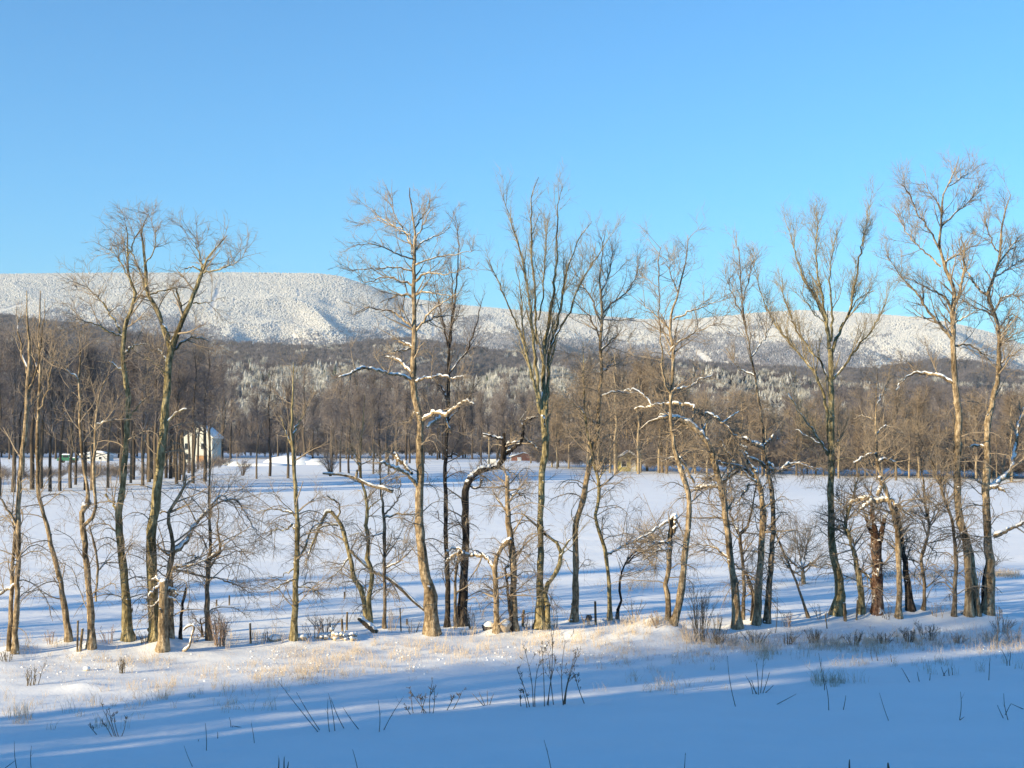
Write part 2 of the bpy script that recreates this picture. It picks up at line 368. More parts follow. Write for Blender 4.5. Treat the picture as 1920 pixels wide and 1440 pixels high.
# ------------------------------------------------------------------ branching growth
def spawn(P, R, n, t0, t1, ang, L, up=.0, droop=0., wig=.12, k=5, rf=.55, rmin=.006, tap=.3, Lexp=0., weight=None, rmax=None, azi=None, power=1.0):
    """n children on the parent lines P (m,kk,3); L metres at parent start, shrinking by Lexp towards its end"""
    m, kk, _ = P.shape
    ln = np.linalg.norm(np.diff(P, axis=1), axis=2).sum(1)
    w = ln if weight is None else weight * ln
    i = rng.choice(m, n, p=w / w.sum()); t = t0 + (t1 - t0) * rng.random(n) ** power
    f = t * (kk - 1); j = np.minimum(f.astype(int), kk - 2); fr = (f - j)[:, None]
    p = P[i, j] * (1 - fr) + P[i, j + 1] * fr; r = R[i, j] * (1 - fr[:, 0]) + R[i, j + 1] * fr[:, 0]
    T = P[i, j + 1] - P[i, j]; T /= np.linalg.norm(T, axis=1, keepdims=True) + 1e-9
    q = rng.normal(size=(n, 3)); q -= (q * T).sum(1, keepdims=True) * T; q /= np.linalg.norm(q, axis=1, keepdims=True) + 1e-9
    a = np.abs(rng.normal(ang[0], ang[1], n))[:, None]
    d = np.cos(a) * T + np.sin(a) * q; d[:, 2] += up; d /= np.linalg.norm(d, axis=1, keepdims=True)
    Ls = L * (1 - Lexp * t) * rng.uniform(.55, 1.25, n)
    out = np.zeros((n, k, 3)); out[:, 0] = p; st = (Ls / (k - 1))[:, None]
    for s in range(1, k):
        d = d + wig * rng.normal(size=(n, 3)); d[:, 2] += up * .35 - droop * s / k
        d /= np.linalg.norm(d, axis=1, keepdims=True); out[:, s] = out[:, s - 1] + d * st
    r0 = np.maximum(r * rf, rmin)
    if rmax is not None: r0 = np.minimum(r0, rmax)
    return out, r0[:, None] * np.linspace(1, tap, k)[None, :]

# ------------------------------------------------------------------ far trees: prototypes
def proto(H, tr, n1, L1, up, style, seed, twigs=(3, 5), mats=('far_trunk', 'far_twig'), clear=.3, thick=1.0, fork=0):
    global rng
    keep_rng = rng; rng = np.random.default_rng(seed)
    pts = [(rng.normal(0, .02 * H * i / 6), rng.normal(0, .02 * H * i / 6), H * i / 6) for i in range(7)]
    c = smooth_line(pts, 14); T = c[None]; TR = (tr * (1 - np.linspace(0, 1, 14)) ** .8 + .03)[None]
    tv, tf = tubes(T, TR, 6)
    parts = []
    if style == 'vase':
        A, AR = spawn(T, TR, n1, clear, .85, (.38, .14), L1, up=.18, wig=.08, k=7, rf=.6, rmin=.05, Lexp=.35)
    else:
        A, AR = spawn(T, TR, n1, clear, .97, (1.05, .25), L1, up=.12, wig=.13, k=7, rf=.45, rmin=.045, Lexp=.6)
    parts.append(tubes(A, AR, 3))
    B, BR = spawn(A, AR, n1 * twigs[0], .25, 1, (.7, .25), L1 * .42, up=.10, wig=.16, k=4, rf=.6, rmin=.03 * thick, Lexp=.4)
    parts.append(tubes(B, BR, 3))
    C, CR = spawn(B, BR, n1 * twigs[0] * twigs[1], .1, 1, (.7, .3), L1 * .22, up=.06, wig=.2, k=3, rf=.7, rmin=.019 * thick, rmax=.03 * thick, tap=.5)
    parts.append(tubes(C, CR, 3))
    v, f = join(parts)
    rng = keep_rng
    return mesh('trunk', tv, tf, M[mats[0]]), mesh('crown', v, f, M[mats[1]])
PR = [proto(20, .27, 26, 6.0, .2, 'vase', 1, (7, 6), clear=.34), proto(20, .24, 34, 4.8, .1, 'spread', 2, (6, 6), clear=.34), proto(21, .22, 24, 6.5, .2, 'vase', 3, (7, 6), clear=.42), proto(19, .25, 38, 4.4, .1, 'spread', 4, (6, 5), clear=.3)]
PT = [proto(13, .17, 30, 4.6, .1, 'spread', 5, (6, 6), ('far_tan_trunk', 'far_tan'), .15), proto(12, .15, 24, 5.0, .2, 'vase', 6, (8, 6), ('far_tan_trunk', 'far_tan'), .2), proto(14, .19, 34, 4.2, .1, 'spread', 7, (6, 6), ('far_tan_trunk', 'far_tan'), .25),
      None]
def shrub_proto(H, n, seed):
    g = np.random.default_rng(seed); a = g.uniform(0, 6.28, n); ln = H * g.uniform(.5, 1, n); o_ = H * .55 * g.random(n) ** .7; s = np.linspace(0, 1, 5)[None, :, None]
    p0 = np.stack([.3 * g.random(n) * np.cos(a), .3 * g.random(n) * np.sin(a), np.full(n, -.1)], -1); e = np.stack([o_ * np.cos(a), o_ * np.sin(a), ln * (1 - .3 * (o_ / H))], -1)
    P = p0[:, None] * (1 - s) + e[:, None] * s; P[:, :, 2] += .18 * H * np.sin(s[..., 0] * math.pi)
    v, f = tubes(P, np.linspace(.045, .02, 5)[None] * np.ones((n, 1)), 3)
    global rng
    kr = rng; rng = g; B, BR = spawn(P, np.full((n, 5), .03), n * 9, .2, 1, (.7, .3), H * .3, up=.05, wig=.22, k=3, rf=.6, rmin=.02, tap=.5); rng = kr
    return mesh('stems', v, f, M['far_trunk']), mesh('twigs', *tubes(B, BR, 3), M['far_twig'])
PT[3] = shrub_proto(5, 34, 8)
first = {}
LAND = []
def far_tree(p, sc, me, name, label, group, cat='tree', rz=None, zs=1.0):
    r = empty(name, p, rng.uniform(0, 6.28) if rz is None else rz); r.scale = (sc, sc, sc * zs)
    tag(r, label, cat, group)
    nm = ('stems', 'twigs') if cat == 'bush' else ('trunk', 'crown'); t = link(nm[0], me[0], r); c = link(nm[1], me[1], r)
    if cat == 'bush': t['kind'] = c['kind'] = 'stuff'
    return r, t, c
def stand(n, x0, x1, base, tops, protos, name, label, group, fixed=None, jit=4, zs=1.0, H=None):
    xs = fixed if fixed else [(x, None) for x in np.linspace(x0, x1, n) + rng.normal(0, (x1 - x0) / n * .45, n)]
    for i, (x, yb) in enumerate(xs):
        yb = yb if yb else np.interp(x, *zip(*base)) + rng.normal(0, jit)
        Y = hit(x, yb, 60, 520); p = at(x, yb, Y); p[2] = float(zt(p[0], p[1])) - .1
        k = rng.integers(len(protos)); Hp = [20, 20, 21, 19][k] if protos is PR else [13, 12, 14, 5][k]
        yt = np.interp(x, *zip(*tops)) + rng.uniform(-15, 45)
        h = max(5, (float(at(x, yt, Y)[2]) - p[2]))
        r_ = far_tree(p, h / Hp, protos[k], name, label, group)[0]
        if 0 < x < 1920: LAND.append((x, h, r_, label, group))
topsA = [(-200, 600), (0, 620), (60, 625), (150, 650), (260, 640), (330, 650), (420, 665), (440, 720), (620, 735)]
stand(30, -160, 330, [(-200, 926), (0, 924), (120, 915), (200, 912), (330, 900)], topsA, PR, 'bare_tree', 'bare dark tree in the grove left of the cream house', 'dark bare trees in the grove at the left')
stand(16, 250, 430, [(250, 898), (330, 896), (400, 866), (430, 862)], topsA, PR, 'bare_tree', 'bare brown tree growing round the cream house', 'bare trees round the cream house', jit=2)
stand(0, 0, 0, None, [(400, 700), (520, 700), (900, 715)], PR, 'bare_tree', 'slim dark tree standing on the snow right of the cream house', 'slim dark trees in the open snow at left centre',
      fixed=[(481, 898), (506, 893), (540, 897), (622, 883), (638, 887), (654, 888), (673, 884), (700, 889), (712, 886), (728, 890), (744, 880), (762, 884)])
stand(0, 0, 0, None, topsA, PR, 'bare_tree', 'dark tree', 'bare trees round the cream house', fixed=[(362, 906), (344, 902), (384, 903), (331, 908)])
stand(26, 560, 1000, [(560, 868), (760, 864), (900, 862), (1000, 865)], [(560, 700), (760, 710), (1000, 720)], PR, 'bare_tree', 'bare brown tree in the far hedgerow behind the middle of the field', 'bare trees along the far edge behind mid field')
topsE = [(1020, 785), (1080, 735), (1130, 675), (1230, 680), (1290, 730), (1400, 745), (1500, 765), (1600, 770), (1690, 725), (1760, 775), (2100, 765)]
baseE = [(1000, 876), (1100, 882), (1200, 886), (1500, 892), (1920, 900), (2200, 905)]
stand(62, 1035, 2120, baseE, topsE, PT[:3], 'scrub_tree', 'tan twiggy tree in the belt along the right far edge of the field', 'tan scrubby trees along the right far edge', jit=3)
stand(0, 0, 0, None, topsE, PT[:3], 'bare_tree', 'stout sunlit trunk at the far field edge right of centre', 'sunlit stout trees at the far field edge', fixed=[(1154, 889), (1197, 889), (1122, 886), (1044, 879), (1250, 888), (1680, 901), (1430, 893), (1895, 903)])
# brush at the feet of the belt and along the lane
def brush(name, label, n, x0, x1, base, s0, s1, src, spread=6):
    P = []; 
    for i in range(n):
        x = rng.uniform(x0, x1); yb = np.interp(x, *zip(*base)) - abs(rng.normal(0, spread)); Y = hit(x, yb, 60, 600); p = at(x, yb, Y); p[2] = float(zt(p[0], p[1])) - .1; P.append(p)
    sc = rng.uniform(s0, s1, n)[:, None] * np.ones((1, 3))
    return scatter(name, label, np.array(P), sc, src)
r0, _, shr = far_tree(at(620, 893, hit(620, 893, 60, 500)), .75, PT[3], 'bush', 'round leafless bush on the snow bank left of the slim trees', None, 'bush')
shr.parent = r0
for (x, y, s, lb) in [(455, 892, .5, 'small bush right of the cream house'), (1507, 1094, .0, '')]:
    if s: far_tree(at(x, y, hit(x, y, 60, 500)), s, PT[3], 'bush', 'low twiggy bush beside the shaded track near the house', None, 'bush')
brush('field_edge_brush', 'low tangled brush along the far edge of the field', 520, 1000, 2100, baseE, .5, 1.15, shr)
brush('hedge_brush', 'low brown brush along the far lane', 420, -150, 1050, [(-200, 858), (1050, 862)], .7, 1.5, shr, 3)
brush('grove_floor_brush', 'dark brush on the floor of the left grove', 130, -150, 430, [(-200, 916), (330, 896), (430, 880)], .2, .55, shr, 6)
# far wood behind the field, too dense to count
crowns = []
for k, me in enumerate(PR):
    x = [40, 300, 820, 1700][k]; yb = 862; Y = hit(x, yb, 200, 620); p = at(x, yb, Y); p[2] = float(zt(p[0], p[1])) - .1
    r, t, c = far_tree(p, 1.0, me, 'bare_tree', 'bare brown tree at the front of the far wood', 'front trees of the far wood'); crowns.append((t, c))
def woodpts(n, Y0, Y1, x0=-500, x1=2500):
    Y = Y0 + (Y1 - Y0) * rng.random(n) ** .9; px = rng.uniform(x0, x1, n); u, yy, _ = ray(px, np.full(n, 800.)); X = u / yy * Y
    return np.stack([X, Y, zt(X, Y) - .2], -1), px
P, px = woodpts(760, 345, 560)
sc = (rng.uniform(.72, 1.08, len(P)) * np.interp(px, [-500, 330, 420, 560, 700, 2500], [1.0, 1.0, .62, .8, .9, .9]))[:, None] * np.array([[1.1, 1.1, 1]])
kk = rng.integers(0, 4, len(P))
for q in range(4):
    s = kk == q
    scatter('far_wood_crowns', 'dense brown leafless wood behind the field', P[s], sc[s], crowns[q][1])
    scatter('far_wood_trunks', 'dark trunks of the leafless wood behind the field', P[s], sc[s], crowns[q][0])
# foothill woods: fuzzy leafless crowns
def fuzz(name, H, r, n, mat, seed):
    g = np.random.default_rng(seed); a = g.uniform(0, 6.28, n); z0 = H * g.uniform(.05, .55, n); q = r * np.sqrt(g.random(n)) * .35
    b = np.stack([q * np.cos(a), q * np.sin(a), z0], -1); out = r * g.uniform(.5, 1, n); z1 = z0 + (H - z0) * g.uniform(.35, 1, n) * (1 - .35 * (out / r) ** 2)
    t = np.stack([out * np.cos(a), out * np.sin(a), z1], -1)
    P = np.stack([b, (b + t) / 2 + g.normal(0, r * .06, (n, 3)), t], 1); R = np.full((n, 3), 1.0) * np.array([[.20, .15, .05]]) * H / 11
    v, f = tubes(P, R, 3); tv, tf = tubes(np.array([[[0, 0, 0], [0, 0, H * .4], [0, 0, H * .8]]]), np.array([[.3, .25, .1]]), 4)
    v, f = join([(v, f), (tv, tf)])
    return mesh(name, v, f, mat)
def spruce_mesh(name, H, r, layers, mat, seed, pts=9):
    g = np.random.default_rng(seed); vs = []; fs = []; o = 0
    for i in range(layers):
        z = H * (.06 + .94 * i / layers); rr = r * (1 - i / layers) ** .85 + .12 * r / 3; hgt = H / layers * 1.9
        n = pts * 2; a = np.arange(n) * 2 * math.pi / n + g.uniform(0, 3); rad = rr * np.where(np.arange(n) % 2, .62, 1.0) * g.uniform(.8, 1.12, n)
        ring = np.stack([rad * np.cos(a), rad * np.sin(a), z - .15 * rr * np.where(np.arange(n) % 2, 0, 1) + g.normal(0, .03 * H / layers, n)], -1)
        top = np.array([[0, 0, z + hgt]]); low_ = np.array([[0, 0, z + .25 * hgt]])
        vs += [ring, top, low_]
        for j in range(n):
            k = (j + 1) % n; fs.append((o + j, o + k, o + n, o + n)); fs.append((o + k, o + j, o + n + 1, o + n + 1))
        o += n + 2
    v = np.concatenate(vs); f = np.array(fs)[:, :3]
    return mesh(name, v, f, mat, smooth=False)
def placed(name, label, me, px, pos, v, cat='tree', parts='crown'):
    p = pos(np.array([float(px)]), np.array([v]))[0]; r = empty(name, p); tag(r, label, cat); return r, link(parts, me, r)
_, fz1 = placed('hill_tree', 'leafless tree on the brown foothill slope', fuzz('crown', 12, 4.2, 46, M['mtn_tree'], 3), 620, h1pos, .8)
_, fz2 = placed('frosted_tree', 'frost covered tree on the low hill', fuzz('crown', 12, 3.6, 60, M['frost'], 4), 660, h2pos, .8)
_, fs1 = placed('frosted_spruce', 'frosted spruce on the low hill right of centre', spruce_mesh('crown', 12, 2.6, 7, M['frost'], 5, 6), 1010, h2pos, .9)
_, fs2 = placed('dark_spruce', 'dark unfrosted spruce among the frosted ones on the low hill', spruce_mesh('crown', 12, 2.6, 7, M['darkneedle'], 6, 6), 995, h2pos, .84)
n = 26000; px = rng.uniform(-250, 2170, n); v = 1.02 - .62 * rng.random(n); P = h1pos(px, v); s = rng.uniform(.7, 1.2, n)[:, None] * np.ones((1, 3))
qx, qy = proj(P); w = fbm(qx / 40, qy / 12, 91, 3) + .25 * rng.uniform(-1, 1, n); k = w > .42
scatter('foothill_wood', 'brown leafless wood covering the foothill', P[~k], s[~k], fz1)
scatter('foothill_frosted_wood', 'patches of frosted trees on the foothill', P[k], s[k], fz2)
n = 12000; px = rng.uniform(-250, 2170, n); v = 1.03 - .95 * rng.random(n); P = h2pos(px, v); s = rng.uniform(.4, .85, n)[:, None] * np.array([[1.15, 1.15, .85]])
den = np.interp(px, [-250, 380, 430, 640, 700, 860, 910, 1080, 1130, 1230, 1270, 1500, 1560, 2170], [.05, .1, .75, .75, .35, .3, .85, .8, .3, .35, .7, .7, .12, .08])
w = den + .9 * fbm(px / 50, v * 3, 95, 3); u_ = rng.random(n); fro = u_ < w
a1 = fro & (rng.random(n) < .72); a2 = fro & ~a1; a3 = a2 & (rng.random(n) < .12)
scatter('low_hill_wood', 'brown leafless trees on the low hill', P[~fro], s[~fro], fz1)
scatter('low_hill_frosted_trees', 'frost covered leafless trees on the low hill', P[a1], s[a1], fz2)
scatter('low_hill_spruces', 'frosted spruces on the low hill', P[a2 & ~a3], s[a2 & ~a3], fs1)
scatter('low_hill_dark_spruces', 'dark spruces on the low hill', P[a3], s[a3], fs2)
# ------------------------------------------------------------------ trees of the fence row, traced limb by limb
# T: trunk lines, B: limbs; points are (photo x, photo y, width in photo px), converted to metres at the depth where the trunk meets the snow
GROUP = 'trees of the fence row'
LANDMARK = []
def row_tree(label, T, B=(), SN=(), bark='tan', tw='twig_tan', zone=(0, 1), n1=26, L1=1.6, up=.12, ang=(.95, .25), n2=5, n3=5, wig=.15, low=0, lowz=(.15, .5), snag=(), name='tree', cat='tree', group=GROUP, Lexp=.45, tdark=None, dens=1.0, depth=.45, tspread=1.0):
    bx, by = T[0][0][0], T[0][0][1]
    Y0 = hit(bx, by); base = at(bx, by, Y0); mpp = float(np.linalg.norm(base - CAM)) / FPX
    root = empty(name, base); tag(root, label, cat, group)
    def conv(pts, dy, woff=0.0, sink=0.0):
        a = np.asarray([(q[0], q[1], q[2]) for q in pts], float)
        ln = np.concatenate([[0], np.cumsum(np.hypot(np.diff(a[:, 0]), np.diff(a[:, 1])))]) * mpp
        P = at(a[:, 0], a[:, 1], Y0 + woff + dy * ln); W_ = a[:, 2] * mpp / 2
        return np.concatenate([P, W_[:, None]], 1)
    lines = []; tl = []; wig = wig * .62; L1 = L1 * 1.02; n1 = int(n1 * 1.12); LANDMARK.append((bx, label))
    for i, t in enumerate(T):
        c = conv(t, 0 if i == 0 else rng.uniform(-.05, .05), 0 if i == 0 else rng.uniform(-.2, .2))
        k = max(10, int(np.linalg.norm(c[-1, :3] - c[0, :3]) / .28))
        c = smooth_line(c, k)
        if abs(t[0][1] - by) < 25:                    # stands in the snow: root flare and a buried foot
            z = c[:, 2] - c[0, 2]; c[:, 3] *= 1 + .22 * np.exp(-z / .2) + .12 * np.exp(-z / .7)
            foot = c[:1].copy(); foot[0, 2] -= .5; c = np.concatenate([foot, c])
        c[1:-1, :2] += rng.normal(0, .012, (len(c) - 2, 2)); c[:, 3] *= 1 + rng.uniform(-.06, .06, len(c)) + .05 * np.sin(np.arange(len(c)) * 1.7 + i)
        broken = i in snag
        if broken:
            e = c[-1:].copy(); e[0, 3] = .002; c = np.concatenate([c, e])
        v, f = tubes(c[None, :, :3] - base, c[None, :, 3], 10, lump=.05)
        parts = [(v, f)]
        kn = rng.integers(0, len(c) - 3, max(2, len(c) // 5))         # branch collars and knots
        for q in kn:
            an = rng.uniform(0, 6.28); r_ = c[q, 3]
            parts.append(blob(c[q, 0] - base[0] + r_ * .75 * math.cos(an), c[q, 1] - base[1] + r_ * .75 * math.sin(an), c[q, 2] - base[2], r_ * .5, r_ * .5, r_ * .6, .2, 6, 5))
        v, f = join(parts)
        b_ = M[bark if not (tdark and i in tdark) else 'dark']
        link('trunk', mesh('trunk', v, f, b_), root)
        lines.append(c); tl.append(1.0)
    for i, b in enumerate(B):
        sg_ = rng.choice([-1, 1]) * rng.uniform(.1, depth)
        c = smooth_line(conv(b, sg_), max(7, int(len(b) * 4)))
        c[1:-1, :3] += rng.normal(0, .02, (len(c) - 2, 3))
        v, f = tubes(c[None, :, :3] - base, c[None, :, 3], 7, lump=.08)
        lo = link('limb', mesh('limb', v, f, M[bark]), root); lines.append(c); tl.append(1.3)
        if i in SN: cap(lo, c, base)
        elif rng.random() < .5 and len(c) > 8 and b[0][1] > 640: cap(lo, c[:max(5, int(len(c) * rng.uniform(.15, .35)))], base, .8)
    P = np.stack([smooth_line(c, 24) for c in lines]); R = P[:, :, 3]; P = P[:, :, :3] - base
    tw_parts = []
    zt_ = P[0, :, 2].max(); ntr = len(T)
    if n1:
        # boughs from the limbs and from the zone of each trunk
        sub = []; 
        for i in range(len(P)):
            lo_, hi_ = (zone if i < ntr else (.18, 1.0))
            q = smooth_line(np.concatenate([P[i], R[i][:, None]], 1)[int(lo_ * 23):int(hi_ * 23) + 1], 24); sub.append(q)
        sub = np.stack(sub); SP, SR = sub[:, :, :3], sub[:, :, 3]
        wt = 1 / (.35 + SR.mean(1) * 9) 
        A, AR = spawn(SP, SR, int(n1 * dens), 0.0, 1.0, ang, L1, up=up, wig=wig, k=7, rf=.5, rmin=.011, rmax=.038, Lexp=Lexp, weight=wt)
        tw_parts.append(tubes(A, AR, 4))
        E = np.concatenate([A, np.stack([smooth_line(q, 7) for q in SP[ntr:]])]) if len(P) > ntr else A
        ER = np.concatenate([AR, np.stack([np.interp(np.linspace(0, 1, 7), np.linspace(0, 1, 24), q) for q in SR[ntr:]])]) if len(P) > ntr else AR
        Bt, BR = spawn(E, ER, int(n1 * n2 * dens), .15, 1, (.75, .25), L1 * .5, up=up * .8, wig=wig * 1.2, k=5, rf=.55, rmin=.006, rmax=.011, Lexp=.3)
        tw_parts.append(tubes(Bt, BR, 3))
        Ct, CR = spawn(Bt, BR, int(n1 * n2 * n3 * dens), .1, 1, (.75, .3), L1 * .27, up=up * .6, wig=wig * 1.6, k=3, rf=.7, rmin=.0042, rmax=.006, tap=.45)
        tw_parts.append(tubes(Ct, CR, 3))
    if low:
        A, AR = spawn(P[:ntr], R[:ntr], low, lowz[0], lowz[1], (1.25, .25), 1.7, up=.25, droop=.55, wig=.17, k=9, rf=.3, rmin=.01, rmax=.02, tap=.35)
        Bt, BR = spawn(A, AR, low * 8, .15, 1, (.8, .3), .75, up=.02, droop=.25, wig=.2, k=5, rf=.6, rmin=.006, rmax=.009, Lexp=.4)
        Ct, CR = spawn(Bt, BR, low * 20, .1, 1, (.8, .3), .32, up=.0, droop=.1, wig=.22, k=3, rf=.7, rmin=.004, rmax=.0055, tap=.5)
        tw_parts += [tubes(A, AR, 4), tubes(Bt, BR, 3), tubes(Ct, CR, 3)]
    if tw_parts:
        v, f = join(tw_parts); o = link('twigs', mesh('twigs', v, f, M[tw]), root); o['kind'] = 'stuff'
    # a little snow piled against the foot
    MOUNDCAPS.append((base, float(R[0][0])))
    return root
MOUNDCAPS = []
def cap(parent, c, base, th=1.0):
    """snow lying along the top of a limb, broken into runs"""
    k = max(14, len(c) * 2); s = smooth_line(c, k); n = 0; parts = []
    while n < k - 3:
        m = min(k - n, rng.integers(9, 22)); q = s[n:n + m].copy(); n += m + (rng.integers(0, 2))
        if len(q) < 3: break
        r = np.maximum(q[:, 3] * (1 + .18 * np.sin(np.arange(len(q)) * .9 + rng.uniform(0, 6))), .030) * th; e = np.sin(np.linspace(.25, math.pi - .25, len(q))) ** .4
        q[:, 2] += q[:, 3] * .75 + .012
        parts.append(tubes(q[None, :, :3] - base, (r * e)[None], 8, flat=.72, lump=.08))
    if parts:
        v, f = join(parts); o = link('snow_cap', mesh('snow_cap', v, f, M['cap']), parent)
def snowblob(root, base, px, py, w, Y0):
    p = at(px, py, Y0) - base; r = w * 48 / FPX / 2
    v, f = blob(p[0], p[1] - .02, p[2], r, r * .8, r * .7, .2); link('snow_cap', mesh('snow_cap', v, f, M['cap']), root)

R_ = row_tree
R_('slender tan tree with two close parallel stems, leftmost of the row', [[(28, 1225, 11), (32, 1100, 9), (35, 1000, 9), (36, 920, 9), (43, 850, 9), (50, 780, 8), (52, 730, 7), (55, 660, 5), (52, 600, 3), (50, 545, 1.5)], [(18, 1223, 9), (22, 1100, 7), (28, 1010, 6), (33, 960, 5)]],
   [[(31, 985, 5), (15, 955, 4), (-5, 930, 3)], [(30, 1095, 4), (10, 1108, 5), (-10, 1118, 4)], [(52, 740, 4), (68, 690, 3), (80, 620, 2), (84, 560, 1)], [(50, 700, 4), (38, 640, 3), (30, 580, 1)]], [1], zone=(.55, .95), n1=13, L1=1.1, up=.4, low=16)
R_('bare tree leaning left with a smooth tan trunk, second from the left of the row', [[(130, 1203, 13), (120, 1136, 11), (111, 1079, 9), (101, 1042, 9), (90, 994, 8), (78, 947, 7), (71, 921, 7), (70, 860, 7), (72, 780, 6), (75, 700, 5), (73, 620, 3), (76, 545, 1.5)]],
   [[(71, 780, 4), (90, 730, 3), (100, 660, 2)], [(73, 700, 3), (58, 650, 2), (50, 600, 1)]], zone=(.5, .95), n1=13, L1=1.1, up=.4, low=12, bark='tan')
R_('knobbly forked tree with snow lumps at its crooked fork, right of two leaning posts', [[(172, 1214, 15), (169, 1136, 12), (163, 1065, 11), (157, 1006, 11), (153, 972, 10), (155, 952, 10), (166, 942, 9), (163, 915, 6), (155, 860, 6), (150, 800, 5), (149, 720, 4), (150, 640, 2)], [(158, 985, 7), (172, 972, 7), (179, 955, 6), (176, 900, 6), (178, 840, 5), (180, 780, 4), (185, 740, 3), (205, 700, 1.5)], [(180, 1128, 4), (183, 1060, 4), (180, 1030, 4), (168, 985, 2)]],
   [[(183, 1072, 3), (195, 1058, 3), (208, 1048, 2)], [(155, 953, 9), (163, 948, 10), (170, 942, 8)], [(150, 715, 3), (135, 700, 3), (105, 680, 2), (80, 660, 1)], [(178, 800, 3), (200, 790, 3), (240, 785, 1)]], [1], zone=(.6, 1), n1=30, L1=1.5, up=.1, low=14)
R_('tall tree with a dark olive trunk, second trunk left of the broken stub', [[(240, 1200, 21), (237, 1140, 17), (232, 1080, 15), (226, 1010, 14), (222, 960, 13), (228, 930, 11), (233, 880, 11), (237, 820, 10), (240, 740, 10), (233, 697, 9), (231, 655, 8), (233, 617, 8), (240, 592, 7), (250, 570, 7), (254, 555, 6), (250, 540, 5), (240, 510, 4), (239, 462, 3), (237, 425, 1.5)]],
   [[(233, 640, 5), (222, 612, 4), (205, 585, 4), (190, 565, 3), (170, 545, 2), (145, 530, 1)], [(223, 965, 6), (210, 942, 5), (198, 926, 4)], [(235, 662, 5), (248, 650, 4), (262, 646, 3), (280, 645, 1)], [(252, 565, 5), (264, 555, 5), (275, 558, 3)], [(229, 630, 4), (205, 622, 4), (175, 606, 3), (140, 598, 1)],
    [(238, 700, 5), (222, 690, 4), (205, 678, 4)], [(238, 790, 4), (255, 765, 3), (275, 745, 1)], [(241, 520, 3), (225, 490, 2), (205, 465, 1)], [(240, 480, 3), (255, 445, 2), (270, 420, 1)]], [5], zone=(.78, 1), n1=46, L1=1.15, bark='olive', low=16, lowz=(.1, .6), n2=6)
R_('tall wide forked tree with a snow filled crotch and two crowns above the ridge', [[(290, 1200, 21), (287, 1130, 19), (284, 1060, 19), (284, 1000, 18), (290, 950, 17), (300, 880, 16), (306, 820, 15), (311, 760, 14), (314, 720, 13), (318, 680, 13), (322, 655, 12), (334, 620, 10), (345, 590, 9), (360, 560, 8), (370, 530, 7), (380, 505, 5), (388, 485, 4), (405, 465, 3), (425, 442, 1.5)],
    [(322, 662, 10), (312, 632, 9), (302, 600, 8), (290, 572, 8), (278, 552, 7), (274, 520, 6), (272, 490, 5), (268, 460, 4), (266, 430, 2.5), (280, 400, 1)]],
   [[(371, 532, 6), (380, 512, 5), (374, 480, 3), (366, 445, 1)], [(344, 595, 5), (338, 575, 5), (335, 555, 4), (330, 540, 2)], [(326, 655, 6), (345, 640, 4), (375, 632, 3), (392, 640, 1)], [(315, 710, 4), (300, 690, 3), (285, 675, 2), (272, 670, 1)], [(380, 510, 4), (362, 500, 3), (340, 505, 1)],
    [(382, 512, 4), (410, 505, 3), (435, 497, 2), (455, 483, 1)], [(274, 545, 4), (262, 510, 3), (250, 480, 2), (232, 452, 1)], [(362, 568, 4), (385, 568, 2), (412, 560, 1)], [(280, 552, 4), (320, 540, 3), (348, 540, 1)], [(305, 610, 5), (322, 648, 6)], [(270, 500, 3), (288, 470, 2), (292, 430, 1)], [(316, 690, 5), (313, 680, 4), (298, 655, 2)], [(308, 800, 4), (328, 775, 4), (350, 768, 3)]], [9, 11, 12], zone=(.72, 1), n1=52, L1=1.15, low=22, lowz=(.1, .7), n2=6, bark='olive')
R_('short thick broken trunk with a splintered snowy top, beside the wide forked tree', [[(306, 1218, 20), (306, 1150, 17), (308, 1105, 15), (307, 1085, 12)]], [[(307, 1100, 6), (295, 1085, 5), (283, 1090, 3)], [(309, 1112, 6), (322, 1105, 6), (332, 1112, 4), (328, 1120, 3)], [(305, 1095, 5), (290, 1105, 4), (278, 1118, 3)], [(308, 1125, 5), (325, 1122, 4), (338, 1135, 2)], [(304, 1120, 5), (288, 1136, 3), (276, 1138, 2)]], [0, 1, 2, 3, 4],
   zone=(.7, 1), n1=12, L1=.7, snag=(0,), low=0, name='dead_snag', bark='tan', n2=5, n3=4)
R_('crooked orange barked tree with a snowy fork and a long arm arching to the right', [[(320, 1196, 11), (319, 1124, 10), (319, 1065, 10), (321, 1042, 10), (325, 1025, 8), (316, 970, 6), (320, 955, 6), (335, 930, 6), (345, 915, 4), (350, 890, 2)]],
   [[(322, 1040, 9), (340, 1025, 8), (352, 1010, 7), (362, 990, 6), (375, 970, 6), (390, 958, 5), (405, 945, 4), (425, 937, 3), (445, 940, 3), (460, 960, 2), (480, 1000, 1)], [(319, 1040, 6), (306, 1033, 5), (294, 1020, 3)], [(322, 1068, 6), (335, 1062, 4), (360, 1060, 3), (390, 1048, 2)], [(318, 960, 3), (300, 960, 3), (280, 965, 1)], [(345, 915, 4), (352, 905, 3), (362, 900, 2)]], [0, 2], zone=(.4, 1), n1=30, L1=1.5, low=14, bark='tan', up=.0)
